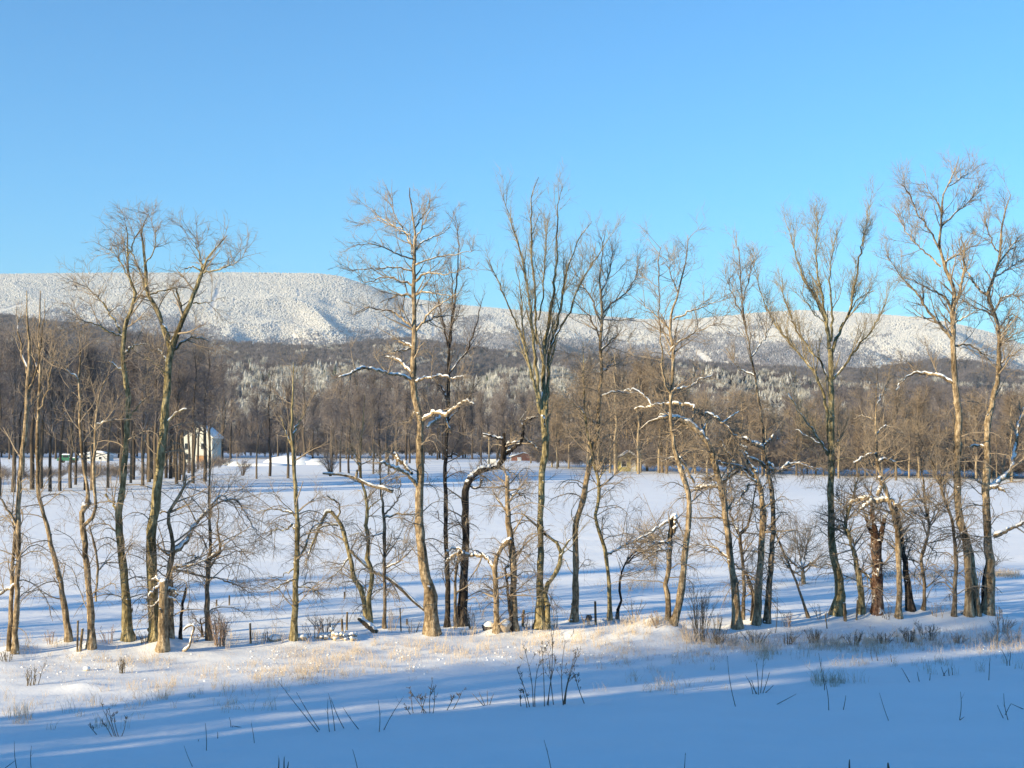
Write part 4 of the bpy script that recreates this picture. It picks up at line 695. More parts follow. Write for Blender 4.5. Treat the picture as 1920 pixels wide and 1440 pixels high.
R_('tallest tree of all, with a golden trunk, near the right end', [[(1817, 1154, 15), (1816, 1087, 14), (1813, 1024, 14), (1805, 993, 14), (1797, 962, 13), (1796, 910, 13), (1795, 848, 13), (1798, 785, 12), (1792, 733, 11), (1788, 680, 10), (1786, 586, 9), (1791, 558, 8), (1784, 530, 7), (1771, 497, 6), (1762, 461, 5), (1765, 419, 4), (1770, 363, 3), (1790, 322, 2), (1798, 292, 1)], [(1834, 1152, 12), (1829, 1100, 10), (1824, 1050, 8), (1816, 1010, 6)]],
   [[(1785, 635, 7), (1770, 616, 6), (1748, 594, 5), (1729, 563, 4), (1707, 536, 3), (1687, 516, 2), (1662, 478, 1)], [(1785, 582, 6), (1770, 555, 4), (1750, 545, 3), (1720, 530, 2), (1695, 520, 1)], [(1790, 570, 6), (1800, 545, 5), (1807, 510, 4), (1808, 470, 3), (1802, 435, 1)], [(1764, 500, 4), (1738, 475, 3), (1715, 455, 2), (1697, 430, 2), (1680, 395, 1)], [(1762, 468, 4), (1742, 430, 3), (1720, 400, 2), (1708, 370, 2), (1690, 345, 1)],
    [(1771, 492, 4), (1800, 475, 3), (1835, 458, 1)], [(1765, 425, 4), (1790, 400, 3), (1815, 380, 2), (1842, 345, 1)], [(1787, 650, 5), (1810, 644, 4), (1832, 655, 3), (1852, 672, 1)], [(1786, 718, 6), (1770, 708, 6), (1745, 702, 5), (1715, 699, 4), (1695, 712, 2), (1680, 732, 1)], [(1770, 400, 3), (1752, 370, 2), (1730, 340, 1)], [(1778, 350, 2), (1800, 335, 2), (1822, 320, 1)], [(1784, 610, 4), (1800, 600, 3), (1828, 585, 1)], [(1750, 597, 3), (1725, 595, 2), (1700, 580, 1)], [(1784, 632, 5), (1775, 622, 5), (1766, 612, 4)]],
   [8, 13], zone=(.6, 1), n1=115, L1=1.2, up=.22, ang=(.7, .25), n2=6, n3=5, low=16, lowz=(.15, .55), bark='tan', depth=.5)
R_('rightmost row tree with a snow loaded broken arm bending right', [[(1851, 1148, 21), (1855, 1107, 18), (1857, 1055, 17), (1852, 1024, 15), (1850, 972, 14), (1849, 910, 14), (1851, 848, 12), (1850, 806, 12), (1861, 754, 10), (1869, 722, 9), (1873, 681, 8), (1873, 627, 7), (1862, 580, 6), (1852, 552, 7), (1862, 524, 5), (1873, 488, 5), (1877, 447, 4), (1882, 405, 3), (1895, 365, 1)], [(1845, 1142, 9), (1844, 1100, 7), (1849, 1060, 5)]],
   [[(1850, 920, 10), (1862, 908, 9), (1875, 900, 9), (1893, 885, 8), (1900, 860, 7), (1905, 830, 6), (1912, 790, 6), (1922, 765, 5)], [(1851, 915, 8), (1868, 913, 7), (1885, 922, 4)], [(1849, 912, 5), (1838, 905, 4), (1828, 900, 2)], [(1862, 1006, 10), (1875, 1000, 8), (1895, 992, 6), (1915, 982, 5), (1935, 970, 3)], [(1853, 556, 5), (1835, 540, 4), (1820, 520, 3), (1808, 498, 1)], [(1863, 592, 4), (1840, 580, 3), (1815, 570, 2), (1798, 558, 1)], [(1871, 622, 4), (1885, 600, 3), (1900, 590, 2), (1918, 602, 1)], [(1866, 582, 4), (1880, 560, 3), (1900, 553, 2), (1925, 572, 1)],
    [(1868, 505, 3), (1890, 470, 3), (1915, 440, 1)], [(1864, 520, 3), (1895, 500, 3), (1928, 480, 1)], [(1874, 480, 3), (1855, 440, 2), (1845, 405, 1)], [(1873, 650, 4), (1890, 635, 3), (1908, 625, 1)], [(1850, 838, 4), (1835, 836, 4), (1815, 838, 2)], [(1870, 690, 3), (1890, 670, 3), (1912, 665, 1)]],
   [0, 1, 3, 12], zone=(.6, 1), n1=105, L1=1.2, up=.15, ang=(.8, .25), n2=6, n3=5, low=22, lowz=(.15, .6), bark='tan', depth=.5, tdark=(1,))
# low wild apple out in the field
R_('low spreading thorny tree alone in the field beyond the row', [[(1507, 1095, 7), (1506, 1080, 7), (1504, 1066, 6)]], [[(1504, 1068, 5), (1495, 1062, 4), (1480, 1050, 3), (1472, 1035, 1)], [(1505, 1066, 5), (1515, 1060, 5), (1523, 1053, 3)], [(1505, 1068, 4), (1492, 1074, 3), (1478, 1062, 2)], [(1505, 1064, 3), (1510, 1040, 3), (1515, 1010, 1)], [(1504, 1064, 3), (1500, 1040, 3), (1490, 1010, 1)]], [0, 1, 2], zone=(.5, 1), n1=46, L1=1.5, up=.12, wig=.3, n2=6, n3=5, bark='tan', tw='twig_tan', name='thorn_tree', group=None, Lexp=.1)
# leaning dead bough and fallen pieces
def fallen(name, label, cat, lines, bark, sn=(), Y=None, sides=9):
    bx, by = lines[0][0][:2]; Y0 = Y or hit(bx, by); base = at(bx, by, Y0); mpp = float(np.linalg.norm(base - CAM)) / FPX
    r = empty(name, base); tag(r, label, cat)
    for i, b in enumerate(lines):
        a = np.asarray(b, float); P = at(a[:, 0], a[:, 1], Y0 + (a[:, 3] if a.shape[1] > 3 else 0)); c = smooth_line(np.concatenate([P, a[:, 2:3] * mpp / 2], 1), max(6, len(a) * 4))
        e = c[-1:].copy(); e[0, 3] = .003; s = c[:1].copy(); s[0, 3] = .003; c = np.concatenate([s, c, e])
        v, f = tubes(c[None, :, :3] - base, c[None, :, 3], sides, lump=.1); lo = link('stem' if i == 0 else 'limb', mesh('stem', v, f, M[bark]), r)
        if i in sn: cap(lo, c[1:-1], base)
    return r
fallen('dead_bough', 'long snowy dead bough leaning from the s-shaped tree down to the big poplar', 'bough', [[(799, 1147, 5), (775, 1127, 6), (755, 1107, 7), (730, 1086, 7), (700, 1071, 6), (680, 1055, 6), (655, 1030, 6)], [(730, 1086, 3), (745, 1112, 2), (750, 1130, 1)]], 'tan', [0], Y=hit(694, 1168) + .3)
fallen('dead_limb', 'heavy horizontal dead limb loaded with snow, hanging left of the big poplar', 'bough', [[(737, 922, 8), (720, 916, 7), (700, 912, 6), (683, 905, 6), (665, 896, 6), (640, 890, 5), (605, 888, 3)], [(668, 898, 6), (669, 888, 5), (670, 880, 3)]], 'tan', [0], Y=hit(811, 1188) + .4)
fallen('fallen_log', 'mossy log end sticking out of the snow right of the stone pile', 'log', [[(707, 1187, 10), (695, 1177, 12), (682, 1166, 11), (672, 1158, 8)]], 'grey', [0])
fallen('fallen_branch', 'antler shaped pale branch lying on the snow under the crooked tree', 'branch', [[(343, 1222, 6), (354, 1213, 5), (357, 1203, 3), (360, 1190, 3), (364, 1178, 4), (360, 1172, 4), (350, 1176, 4), (344, 1182, 2)]], 'tan', [0])
# ------------------------------------------------------------------ fence posts, stones, shrubs
def post(px, py, topx, topy, w, label, group='fence posts along the tree row', lab2=None):
    Y = hit(px, py); b = at(px, py, Y); t = at(topx, topy, Y); mpp = Y / FPX; d = (t - b); r = w * mpp / 2
    P = np.array([b - d * .15, b, b + d * .5, b + d * .98, t, t]) - b; R = np.array([r, r * 1.05, r, r * .93, r * .8, .002])
    v, f = tubes(P[None], R[None], 9, lump=.08); o = bpy.data.objects.new('fence_post', mesh('fence_post', v, f, M['post'])); COL.objects.link(o); o.location = b; tag(o, label, 'post', group); return b, t
posts = [post(145, 1222, 146, 1163, 4, 'thin upright fence post at the far left, left one of a crossed pair'), post(150, 1222, 155, 1178, 5, 'stouter fence post leaning right against its thin neighbour at far left'), post(470, 1207, 469, 1168, 4, 'lone fence post on open snow between the pinkish shrub and the lone tree'),
         post(642, 1184, 641, 1160, 4, 'short fence post behind the stone pile'), post(650, 1182, 651, 1147, 4, 'taller fence post behind the stone pile'), post(752, 1184, 750, 1140, 2.5, 'very thin fence stake between the dark footed tree and the big poplar'), post(804, 1187, 803, 1132, 5, 'split fence post touching the foot of the big poplar', None),
         post(980, 1175, 982, 1143, 5, 'fence post just left of the elm foot'), post(1117, 1172, 1116, 1127, 4.5, 'round topped fence post right of the pole like tree'), post(1585, 1166, 1583, 1130, 6, 'fence post beside the big lichened tree at right'), post(1606, 1163, 1608, 1124, 3.5, 'thin leaning fence post left of the red snag'),
         post(1551, 1180, 1547, 1150, 2, 'thin stake left of the big lichened tree')]
for (x, y0, y1, lb) in [(646, 1123, 1109, 'short distant post in the field above the stone pile'), (430, 1135, 1116, 'short distant post in the field right of the knotted tree'), (406, 1137, 1124, 'tiny distant post in the field beside the knotted tree'), (763, 1172, 1160, 'stub of a post left of the big poplar')]:
    post(x, y0, x, y1, 3, lb, None)
def wire(a, b, za, zb, label):
    P = np.array([a + (b - a) * t + np.array([0, 0, -.10 * 4 * t * (1 - t)]) for t in np.linspace(0, 1, 12)]); P[:, 2] += np.linspace(za, zb, 12)
    v, f = tubes(P[None], np.full((1, 12), .0035), 4); o = link('fence_wire', mesh('fence_wire', v, f, M['wire'])); tag(o, label, 'fence wire')
wire(posts[10][0], at(1925, 1150, 52), .75, .85, 'upper rusty fence wire running right from the thin leaning post'); wire(posts[10][0], at(1925, 1150, 52), .45, .55, 'lower rusty fence wire running right from the thin leaning post')
# stone pile with snow
Y = hit(630, 1200); base = at(630, 1200, Y); sp = empty('stone_pile', base); tag(sp, 'heap of tan fieldstones dusted with snow in front of the fence posts', 'stone pile'); mpp = Y / FPX
for i in range(46):
    t = rng.uniform(-1, 1); X = t * 42 * mpp; hgt = 17 * mpp * (1 - abs(t) ** 2.2) * rng.uniform(0, 1); r = rng.uniform(2.6, 5.5) * mpp; yy = rng.uniform(-.35, .55)
    v, f = blob(0, 0, 0, r, r * .9, r * .75, .28, 7, 5); o = link('stone', mesh('stone', v, f, M['rock'], smooth=False), sp); o.location = (X, yy, hgt); o.rotation_euler = (rng.uniform(0, 1), rng.uniform(0, 1), rng.uniform(0, 6))
    if rng.random() < .75:
        v, f = blob(0, 0, 0, r * .95, r * .9, r * .5, .22, 8, 6); q = link('snow_cap', mesh('snow_cap', v, f, M['cap']), sp); q.location = (X, yy - r * .1, hgt + r * .5)
def lump(px, py, wpx, hpx, label, mat, name='boulder', cat='boulder', capm=True):
    Y = hit(px, py); b = at(px, py, Y); m = Y / FPX; v, f = blob(0, 0, hpx * m * .35, wpx * m / 2, wpx * m * .4, hpx * m * .65, .2, 12, 8); r = empty(name, b); tag(r, label, cat); link('stone', mesh('stone', v, f, M[mat]), r)
    if capm: v, f = blob(0, -.01, hpx * m * .6, wpx * m * .5, wpx * m * .42, hpx * m * .5, .1, 12, 8); link('snow_cap', mesh('snow_cap', v, f, M['cap']), r)
lump(515, 1202, 22, 12, 'snow capped boulder between the lone post and the lone tree', 'rock')
lump(565, 1199, 20, 10, 'low snow capped boulder touching the foot of the lone tree', 'rock')
lump(943, 1182, 34, 22, 'big snow covered boulder between the wishbone tree and the snapped trunk', 'rock')
lump(916, 1180, 24, 14, 'snow capped rock left of the wishbone tree', 'darkrock')
lump(1104, 1163, 12, 10, 'small dark bare rock right of the pole like tree', 'darkrock', capm=False)
lump(163, 1258, 14, 8, 'small snow lump with a tan stone on the near slope at left', 'rock')
def shrub(px, py, h, w, n, label, mat='shrubtwig', up=.45, name='shrub', L=None, sides2=6):
    Y = hit(px, py); b = at(px, py, Y); m = Y / FPX; H = h * m; Wd = w * m
    a = rng.uniform(0, 6.28, n); r = Wd * .18 * np.sqrt(rng.random(n)); p0 = np.stack([r * np.cos(a), r * np.sin(a), np.full(n, -.1)], -1)
    ln = H * rng.uniform(.55, 1.05, n); o_ = Wd * .5 * rng.uniform(.1, 1, n); end = np.stack([o_ * np.cos(a), o_ * np.sin(a), ln], -1)
    t = np.linspace(0, 1, 7)[None, :, None]; P = p0[:, None] * (1 - t) + end[:, None] * t; P[:, :, 2] += (H * .12 * np.sin(t[..., 0] * math.pi)); P[:, 1:] += rng.normal(0, H * .02, P[:, 1:].shape).cumsum(1) * .6
    R = np.linspace(.011, .004, 7)[None] * np.ones((n, 1)); B, BR = spawn(P, R, n * sides2, .25, 1, (.6, .25), H * .3, up=up * .5, wig=.15, k=4, rf=.6, rmin=.0045, rmax=.008)
    C, CR = spawn(B, BR, n * sides2 * 3, .1, 1, (.7, .3), H * .13, up=up * .3, wig=.2, k=3, rf=.7, rmin=.0035, rmax=.005)
    root = empty(name, b); tag(root, label, 'shrub' if name == 'shrub' else 'weed')
    v, f = tubes(P, R, 4); s = link('stems', mesh('stems', v, f, M[mat]), root); s['kind'] = 'stuff'
    v, f = join([tubes(B, BR, 3), tubes(C, CR, 3)]); s = link('twigs', mesh('twigs', v, f, M[mat]), root); s['kind'] = 'stuff'
    return root
shrub(412, 1212, 52, 62, 34, 'pinkish twiggy shrub at the foot of the knotted tree')
shrub(1312, 1202, 92, 62, 22, 'tall upright dark shrub between the v shaped trunks and the arching tree', 'stem')
shrub(1300, 1206, 36, 70, 16, 'low pinkish shrub under the tall dark shrub', 'frostweed')
shrub(1040, 1178, 60, 60, 9, 'sparse arching bramble at the foot of the elm', 'twig_tan')
shrub(610, 1186, 30, 70, 26, 'purplish low bramble growing over the stone pile')
shrub(885, 1180, 40, 44, 8, 'thin bramble stems between the black footed tree and the wishbone tree', 'stem')
shrub(1190, 1160, 34, 50, 7, 'sparse low bramble beside the black wriggling stem', 'stem')
shrub(12, 1240, 22, 40, 10, 'short twiggy shrub at the left edge below the leftmost tree', 'stem'); shrub(60, 1286, 34, 60, 10, 'sparse dark shrub on the near slope at far left', 'stem')
shrub(228, 1262, 26, 36, 9, 'small dark shrub on the near slope below the black footed tree', 'stem')
for i, (x, y) in enumerate([(1340, 1208), (1375, 1212), (1420, 1206), (1480, 1208), (1530, 1206), (1600, 1210), (1650, 1206), (1700, 1204), (1740, 1200), (1800, 1206), (1850, 1202), (1900, 1205), (1885, 1185), (1560, 1212)]):
    shrub(x + rng.uniform(-8, 8), y, rng.uniform(16, 34), rng.uniform(40, 70), 16, 'low frosted twiggy shrub on the slope below ' + ['the v shaped trunks', 'the arching tree', 'the shattered trunk', 'the leaning reddish stem', 'the big lichened tree', 'the crooked snow streaked tree', 'the red snag', 'the snowy cross branch', 'the thin s-curved tree', 'the slim left leaning tree', 'the rightmost row tree', 'the right edge fence wire', 'the right edge bank', 'the thin post at right'][i], rng.choice(['shrubtwig', 'frostweed', 'frostweed', 'stem']))['group'] = 'low twiggy shrubs below the right hand trees'
for i, (x, y, nm) in enumerate([(95, 1208, 'the left leaning tree'), (205, 1206, 'the tall dark olive tree'), (270, 1208, 'the wide forked tree'), (360, 1205, 'the crooked orange barked tree'), (500, 1204, 'the straight lone tree'), (590, 1198, 'the stone pile'), (735, 1182, 'the thin dark footed tree'), (775, 1186, 'the big central poplar'), (850, 1180, 'the thick black footed tree'), (990, 1180, 'the vase shaped elm'), (1100, 1172, 'the round topped post'), (1235, 1176, 'the v shaped trunks'), (1345, 1184, 'the arching tree'), (1475, 1176, 'the reddish leaning stem'), (1545, 1164, 'the big lichened tree'), (1665, 1160, 'the red snag'), (1760, 1156, 'the slim left leaning tree'), (1875, 1160, 'the rightmost row tree')]):
    shrub(x, y, rng.uniform(18, 40), rng.uniform(30, 60), 7, 'sparse tangle of thin twigs in the snow beside ' + nm, rng.choice(['stem', 'twig_tan', 'shrubtwig']), sides2=4)
# ------------------------------------------------------------------ weeds: each clump a thing, each stem a part
def weed(label, stems, mat='stem', w=1.6, side=4, heads=False, group=None):
    bx = stems[0][0]; by = stems[0][1]; Y0 = hit(bx, by); base = at(bx, by, Y0); root = empty('weed', base); tag(root, label, 'weed', group)
    for (x0, y0, x1, y1, *rest) in stems:
        Y = min(hit(x0, min(y0, 1440)), Y0 + 1.5) if y0 < 1440 else Y0; m = Y / FPX; bow = rng.uniform(-.04, .04) * abs(y1 - y0)
        yb = y0; pts = at([x0, (x0 * 2 + x1) / 3 + bow, (x0 + 2 * x1) / 3 + bow, x1], [yb, (yb * 2 + y1) / 3, (yb + 2 * y1) / 3, y1], Y + rng.uniform(-.05, .05)); 
        c = smooth_line(np.concatenate([pts, np.array([[w], [w * .85], [w * .7], [w * .4]]) * m / 2], 1), 9); f0 = c[:1].copy(); f0[0, 2] -= .12; c = np.concatenate([f0, c]); P = c[None, :, :3] - base; R = c[None, :, 3]
        prt = [tubes(P, R, 5)]
        if side:
            B, BR = spawn(P, R, side, .45, 1, (.55, .2), abs(y1 - y0) * m * .22, up=.2, wig=.12, k=4, rf=.6, rmin=.004, rmax=.007); prt.append(tubes(B, BR, 3))
            if heads: C, CR = spawn(B, BR, side * 4, .5, 1, (.7, .2), .07, up=.1, wig=.2, k=3, rf=1, rmin=.006, rmax=.010, tap=.9); prt.append(tubes(C, CR, 3))
        v, f = join(prt); link('stem', mesh('stem', v, f, M[mat]), root)
weed('tall clump of dark weed stalks in the centre foreground', [(1000, 1326, 985, 1222), (993, 1326, 969, 1255), (1003, 1326, 1012, 1238), (1021, 1324, 1016, 1212), (1026, 1322, 1033, 1165), (1038, 1322, 1029, 1225), (1028, 1323, 1042, 1240), (1056, 1322, 1060, 1200), (1056, 1322, 1080, 1225), (1058, 1321, 1086, 1222), (1060, 1321, 1075, 1240), (1096, 1320, 1077, 1262), (977, 1326, 976, 1300), (988, 1326, 980, 1296)], side=6, heads=True, w=1.9)
weed('medium clump of weed stalks standing in shade right of centre', [(1420, 1302, 1399, 1268), (1422, 1302, 1417, 1237), (1426, 1301, 1432, 1234), (1430, 1301, 1443, 1261), (1412, 1302, 1406, 1280), (1418, 1302, 1409, 1275), (1434, 1300, 1450, 1285)], side=2)
weed('broad low weed clump left of the tall centre clump', [(800, 1338, 770, 1296), (795, 1338, 784, 1300), (806, 1338, 812, 1272), (812, 1338, 813, 1285), (775, 1338, 771, 1300), (790, 1338, 800, 1300), (838, 1332, 852, 1302), (850, 1330, 867, 1295), (770, 1340, 760, 1322)], side=4, heads=True)
weed('small weed clump between the broad clump and the tall centre clump', [(908, 1324, 885, 1300), (910, 1324, 898, 1297), (914, 1323, 913, 1296), (918, 1323, 926, 1300)], side=2)
weed('dark leaning weed clump in the shade at lower left', [(215, 1382, 193, 1331), (218, 1382, 204, 1325), (222, 1381, 213, 1340), (228, 1381, 236, 1352), (182, 1378, 165, 1358), (210, 1382, 190, 1350)], side=3, heads=True)
weed('crossing weed stalks left of centre at the edge of the shade', [(600, 1370, 556, 1298), (596, 1372, 522, 1278), (618, 1374, 615, 1310), (628, 1372, 616, 1300), (645, 1366, 620, 1308)], side=1, w=1.6)
weed('three spread stalks in front of the broad low clump', [(711, 1373, 709, 1312), (673, 1368, 643, 1326), (719, 1370, 757, 1306)], side=2)
weed('single tall stalk leaning left, left of the medium clump', [(1379, 1325, 1364, 1230)], side=1)
weed('stalk rising from shade into the lit band, right of the medium clump', [(1554, 1333, 1545, 1270), (1546, 1285, 1535, 1224)], side=2)
weed('short stalk leaning right, right of the tall one in the shade', [(1581, 1332, 1586, 1304)], side=0)
weed('twig lying slantwise on the shaded snow right of centre', [(1456, 1321, 1493, 1301)], side=0)
weed('thin stalk with a bent foot on the shaded snow', [(1666, 1351, 1649, 1299)], side=0, w=1.3)
weed('short stalks at the edge of the lit band on the right', [(1706, 1280, 1690, 1252), (1724, 1279, 1720, 1260), (1743, 1276, 1744, 1262)], side=1)
weed('dark leafy stubs in the lit band at right', [(1772, 1268, 1765, 1250), (1780, 1268, 1778, 1252), (1786, 1266, 1784, 1250), (1768, 1268, 1776, 1256)], side=2)
weed('upright stalk with a curled foot in the shade at right', [(1799, 1351, 1801, 1297), (1800, 1350, 1808, 1344)], side=1)
weed('v shaped pair of stalks and a bent stem near the right edge', [(1882, 1348, 1870, 1322), (1890, 1350, 1882, 1300), (1885, 1340, 1895, 1320), (1920, 1330, 1895, 1319)], side=1)
weed('stalks leaning over the lit band near the right edge', [(1854, 1276, 1856, 1235), (1888, 1240, 1878, 1218), (1893, 1240, 1894, 1220)], side=2)
weed('pair of short stalks above the shade band on the right', [(1636, 1240, 1632, 1220), (1646, 1240, 1642, 1221), (1672, 1242, 1670, 1226)], side=1)
weed('stalk at the bottom edge, third from the right', [(1283, 1446, 1285, 1411)], side=1); weed('thick dark stub at the bottom edge right of centre', [(1593, 1446, 1593, 1424)], side=0, w=4)
weed('thickest dark stub at the bottom edge near the right', [(1667, 1446, 1665, 1430)], side=0, w=6); weed('curled weed stalk at the very bottom left corner', [(32, 1446, 27, 1394), (10, 1440, 30, 1425), (59, 1446, 59, 1398)], side=1)
weed('weed stalk with a notched stem on the shaded snow at lower left', [(387, 1410, 385, 1356), (408, 1386, 408, 1372), (372, 1391, 373, 1386)], side=1); weed('faint stalk and lying twig left of the crossing stalks', [(477, 1395, 471, 1357), (436, 1361, 500, 1372), (433, 1362, 430, 1345)], side=1, w=1.4)
weed('dark green weed stubs at the bottom edge left of centre', [(522, 1446, 523, 1421), (533, 1446, 533, 1420), (538, 1446, 541, 1428)], side=1, w=3)
weed('lone slanting stalk at the bottom edge in the centre', [(1034, 1446, 1020, 1387)], side=1); weed('slanting stalk at the bottom edge left of the centre one', [(671, 1446, 661, 1405)], side=0); weed('very thin curved stalk at the bottom left', [(362, 1440, 345, 1398)], side=0, w=1.2)
weed('tall thin stalks standing against the lit bank left of the far right trees', [(1869, 1217, 1869, 1153)], side=2); weed('thin pale stem among the bases of the right hand trunks', [(1454, 1188, 1457, 1120)], side=3)
# dry grass tufts: a haze of blades nobody could count
def tufts(name, label, spots, mat, h=(.16, .42), w=.0042, nb=(4, 13), spread=.2):
    P = []; R = []
    for (px, py, s) in spots:
        Y = hit(px, py); b = at(px, py, Y); n = rng.integers(*nb); a = rng.uniform(0, 6.28, n); r = spread * s * np.sqrt(rng.random(n)); H = rng.uniform(h[0], h[1], n) * s
        x0 = b[0] + r * np.cos(a); y0 = b[1] + r * np.sin(a); z0 = zt(x0, y0) - .03; lean = rng.normal(0, .30, (n, 2)) * H[:, None]
        p0 = np.stack([x0, y0, z0], -1); p2 = p0 + np.stack([lean[:, 0], lean[:, 1], H], -1); p1 = (p0 + p2) / 2 + np.stack([-lean[:, 0] * .15, -lean[:, 1] * .15, H * .08], -1)
        P.append(np.stack([p0, p1, p2], 1)); R.append(np.full((n, 3), 1.0) * np.array([[w, w * .8, w * .4]]))
    v, f = tubes(np.concatenate(P), np.concatenate(R), 3); o = link(name, mesh(name, v, f, M[mat])); tag(o, label, kind='stuff')
sp_ = []
for (x, y, dx, dy, n) in [(150, 1320, 130, 14, 22), (35, 1350, 25, 8, 14), (300, 1295, 60, 10, 16), (210, 1365, 50, 5, 6), (420, 1285, 90, 16, 26), (560, 1265, 90, 14, 60), (640, 1245, 80, 14, 46), (780, 1230, 120, 14, 40), (680, 1215, 160, 12, 36), (250, 1240, 90, 10, 26), (1000, 1215, 130, 10, 36), (1080, 1195, 120, 8, 50), (1210, 1172, 60, 5, 60), (1130, 1215, 60, 8, 20), (1310, 1200, 40, 8, 40),
                          (1400, 1215, 90, 10, 60), (1570, 1215, 100, 9, 70), (1700, 1205, 90, 8, 50), (1860, 1205, 60, 8, 40), (1430, 1232, 12, 5, 14), (1555, 1282, 25, 5, 26), (1150, 1240, 200, 12, 26), (1600, 1245, 60, 6, 8), (1790, 1255, 60, 8, 10), (60, 1210, 60, 8, 16), (480, 1200, 60, 6, 16), (860, 1190, 60, 5, 16), (1240, 1290, 60, 10, 18), (430, 1325, 40, 10, 10)]:
    for i in range(int(n * 1.1)): sp_.append((x + rng.normal(0, dx * .8), min(1400, max(1150, y + rng.normal(0, dy * .9))), rng.uniform(.45, 1.15)))
tufts('dry_grass', 'dry straw coloured grass poking through the snow of the near slope', sp_, 'grass')
sp_ = [(rng.uniform(1330, 1920), rng.normal(1207, 13), rng.uniform(.5, 1.2)) for _ in range(300)] + [(rng.uniform(500, 1330), rng.normal(1228, 14), rng.uniform(.4, .9)) for _ in range(260)] + [(rng.uniform(0, 600), rng.normal(1255, 18), rng.uniform(.4, .9)) for _ in range(150)]
tufts('low_dead_weeds', 'low grey brown dead weeds in the snow below the tree row', sp_, 'frostweed', (.10, .30), .004, (4, 11), .3)
# snow crumbs and clods caught on the grass
P = []; 
for i in range(600):
    q = sp_[rng.integers(len(sp_))]; P.append((q[0] + rng.normal(0, 16), q[1] + rng.normal(0, 5)))
vs = []
for (x, y) in P:
    Y = hit(x, min(y, 1400)); b = at(x, min(y, 1400), Y); r = rng.uniform(.012, .036); vs.append(blob(b[0], b[1], b[2] + r * .3, r * 1.3, r, r * .7, .25, 5, 4))
v, f = join(vs); o = link('snow_clods', mesh('snow_clods', v, f, M['cap'])); tag(o, 'small clods of snow scattered among the dead weeds', kind='stuff')
# field hummocks with tan grass tops at the right
sp_ = [(rng.normal(c, 22), rng.normal(y, 2), rng.uniform(.7, 1.2)) for (c, y, n) in [(1735, 1082, 26), (1880, 1080, 40), (1665, 1083, 14), (1600, 1086, 10), (990, 1104, 8), (1190, 1102, 8), (1225, 1100, 6)] for _ in range(n)]
tufts('field_grass', 'tan grass tops showing on the snowy swell of the field', sp_, 'grass', (.15, .4), .007, (6, 14), .4)

# ------------------------------------------------------------------ buildings and far things
def part(name, vf, mat, root, smooth=False): return link(name, mesh(name, vf[0], vf[1], M[mat], smooth), root)
def slab(x0, z0, x1, z1, y0, y1, t):
    d = np.array([x1 - x0, z1 - z0]); n = np.array([-d[1], d[0]]) / np.hypot(*d) * t
    if n[1] < 0: n = -n
    q = [(x0, z0), (x1, z1), (x1 + n[0], z1 + n[1]), (x0 + n[0], z0 + n[1])]; v = np.array([(a, y, b) for y in (y0, y1) for a, b in q])
    return v, np.array([(0, 1, 2, 3), (7, 6, 5, 4), (0, 4, 5, 1), (1, 5, 6, 2), (2, 6, 7, 3), (3, 7, 4, 0)])
def house(px, py, Wm, Lm, He, Ha, label, wall, openings, rot=0, name='house', cat='house', snow=.25, corner=True):
    Y = hit(px, py, 100, 640); b = at(px, py, Y); b[2] = float(zt(b[0], b[1])) - .1; r = empty(name, b, rot); tag(r, label, cat); w = Wm / 2
    v = np.array([(-w, 0, 0), (w, 0, 0), (w, 0, He), (0, 0, Ha), (-w, 0, He), (-w, Lm, 0), (w, Lm, 0), (w, Lm, He), (0, Lm, Ha), (-w, Lm, He)])
    me = bpy.data.meshes.new('wall'); me.from_pydata(v.tolist(), [], [(0, 1, 2, 3, 4), (9, 8, 7, 6, 5), (1, 6, 7, 2), (0, 4, 9, 5)]); me.materials.append(M[wall]); link('wall', me, r)
    ov = .35; k = (Ha - He) / w
    for s in (-1, 1):
        x1 = s * (w + ov); z1 = He - ov * k; lo = part('roof', slab(0, Ha + .02, x1, z1 + .02, -ov, Lm + ov, .12), 'trim', r)
        q = part('roof_snow', slab(0, Ha + .15, x1, z1 + .15, -ov + .03, Lm + ov - .03, snow), 'snow', r, True)
    if corner:
        for s in (-1, 1): part('corner_board', box(s * w - .06, s * w + .06, -.04, .06, 0, He), 'trim', r)
    for (x, z, ww, hh, mt, kind) in openings:
        if kind == 'window':
            fr = part('window', box(x - ww / 2 - .08, x + ww / 2 + .08, -.06, .0, z - .08, z + hh + .08), 'trim', r); link('pane', mesh('pane', *box(x - ww / 2, x + ww / 2, -.08, -.055, z, z + hh), M['glass'], False), fr)
        else: part(kind, box(x - ww / 2, x + ww / 2, -.07, 0, z, z + hh), mt, r)
    return r
hY = hit(368, 869, 100, 640); k_ = hY / FPX
hr = house(366, 869, 62 * k_, 9.5, 50 * k_, 77 * k_, 'cream gabled house with a snow covered roof, seen between trees at left', 'cream', [(1.2, .3, 1.9, 1.4, 'orange', 'garage_door'), (-1.8, 3.1, .8, 1.2, 'glass', 'window'), (1.6, 3.1, .8, 1.2, 'glass', 'window'), (0, 5.4, .7, .9, 'glass', 'window'), (-1.8, .9, .8, 1.2, 'glass', 'window')])
part('chimney', box(-.3, .3, 5, 5.6, 77 * k_ - .8, 77 * k_ + .8), 'barnred', hr)
house(1178, 884, 44 * .085, 4, 2.0, 3.2, 'small yellow house half hidden by trees at the far right field edge', 'yellow', [(-.7, .9, .7, .9, 'glass', 'window'), (.8, 0, .8, 2, 'pale', 'door')])
house(1224, 872, 2.6, 4, 1.9, 2.8, 'little pale grey hut right of the yellow house', 'pale', [(0, .6, .5, .7, 'glass', 'window')], name='hut', cat='hut')
house(982, 864, 5.8, 5, 1.0, 1.9, 'low red boarded shed at the far edge behind the centre of the field', 'barnred', [(-1, .1, .9, .8, 'trim', 'door')], name='shed', cat='shed', snow=.06)
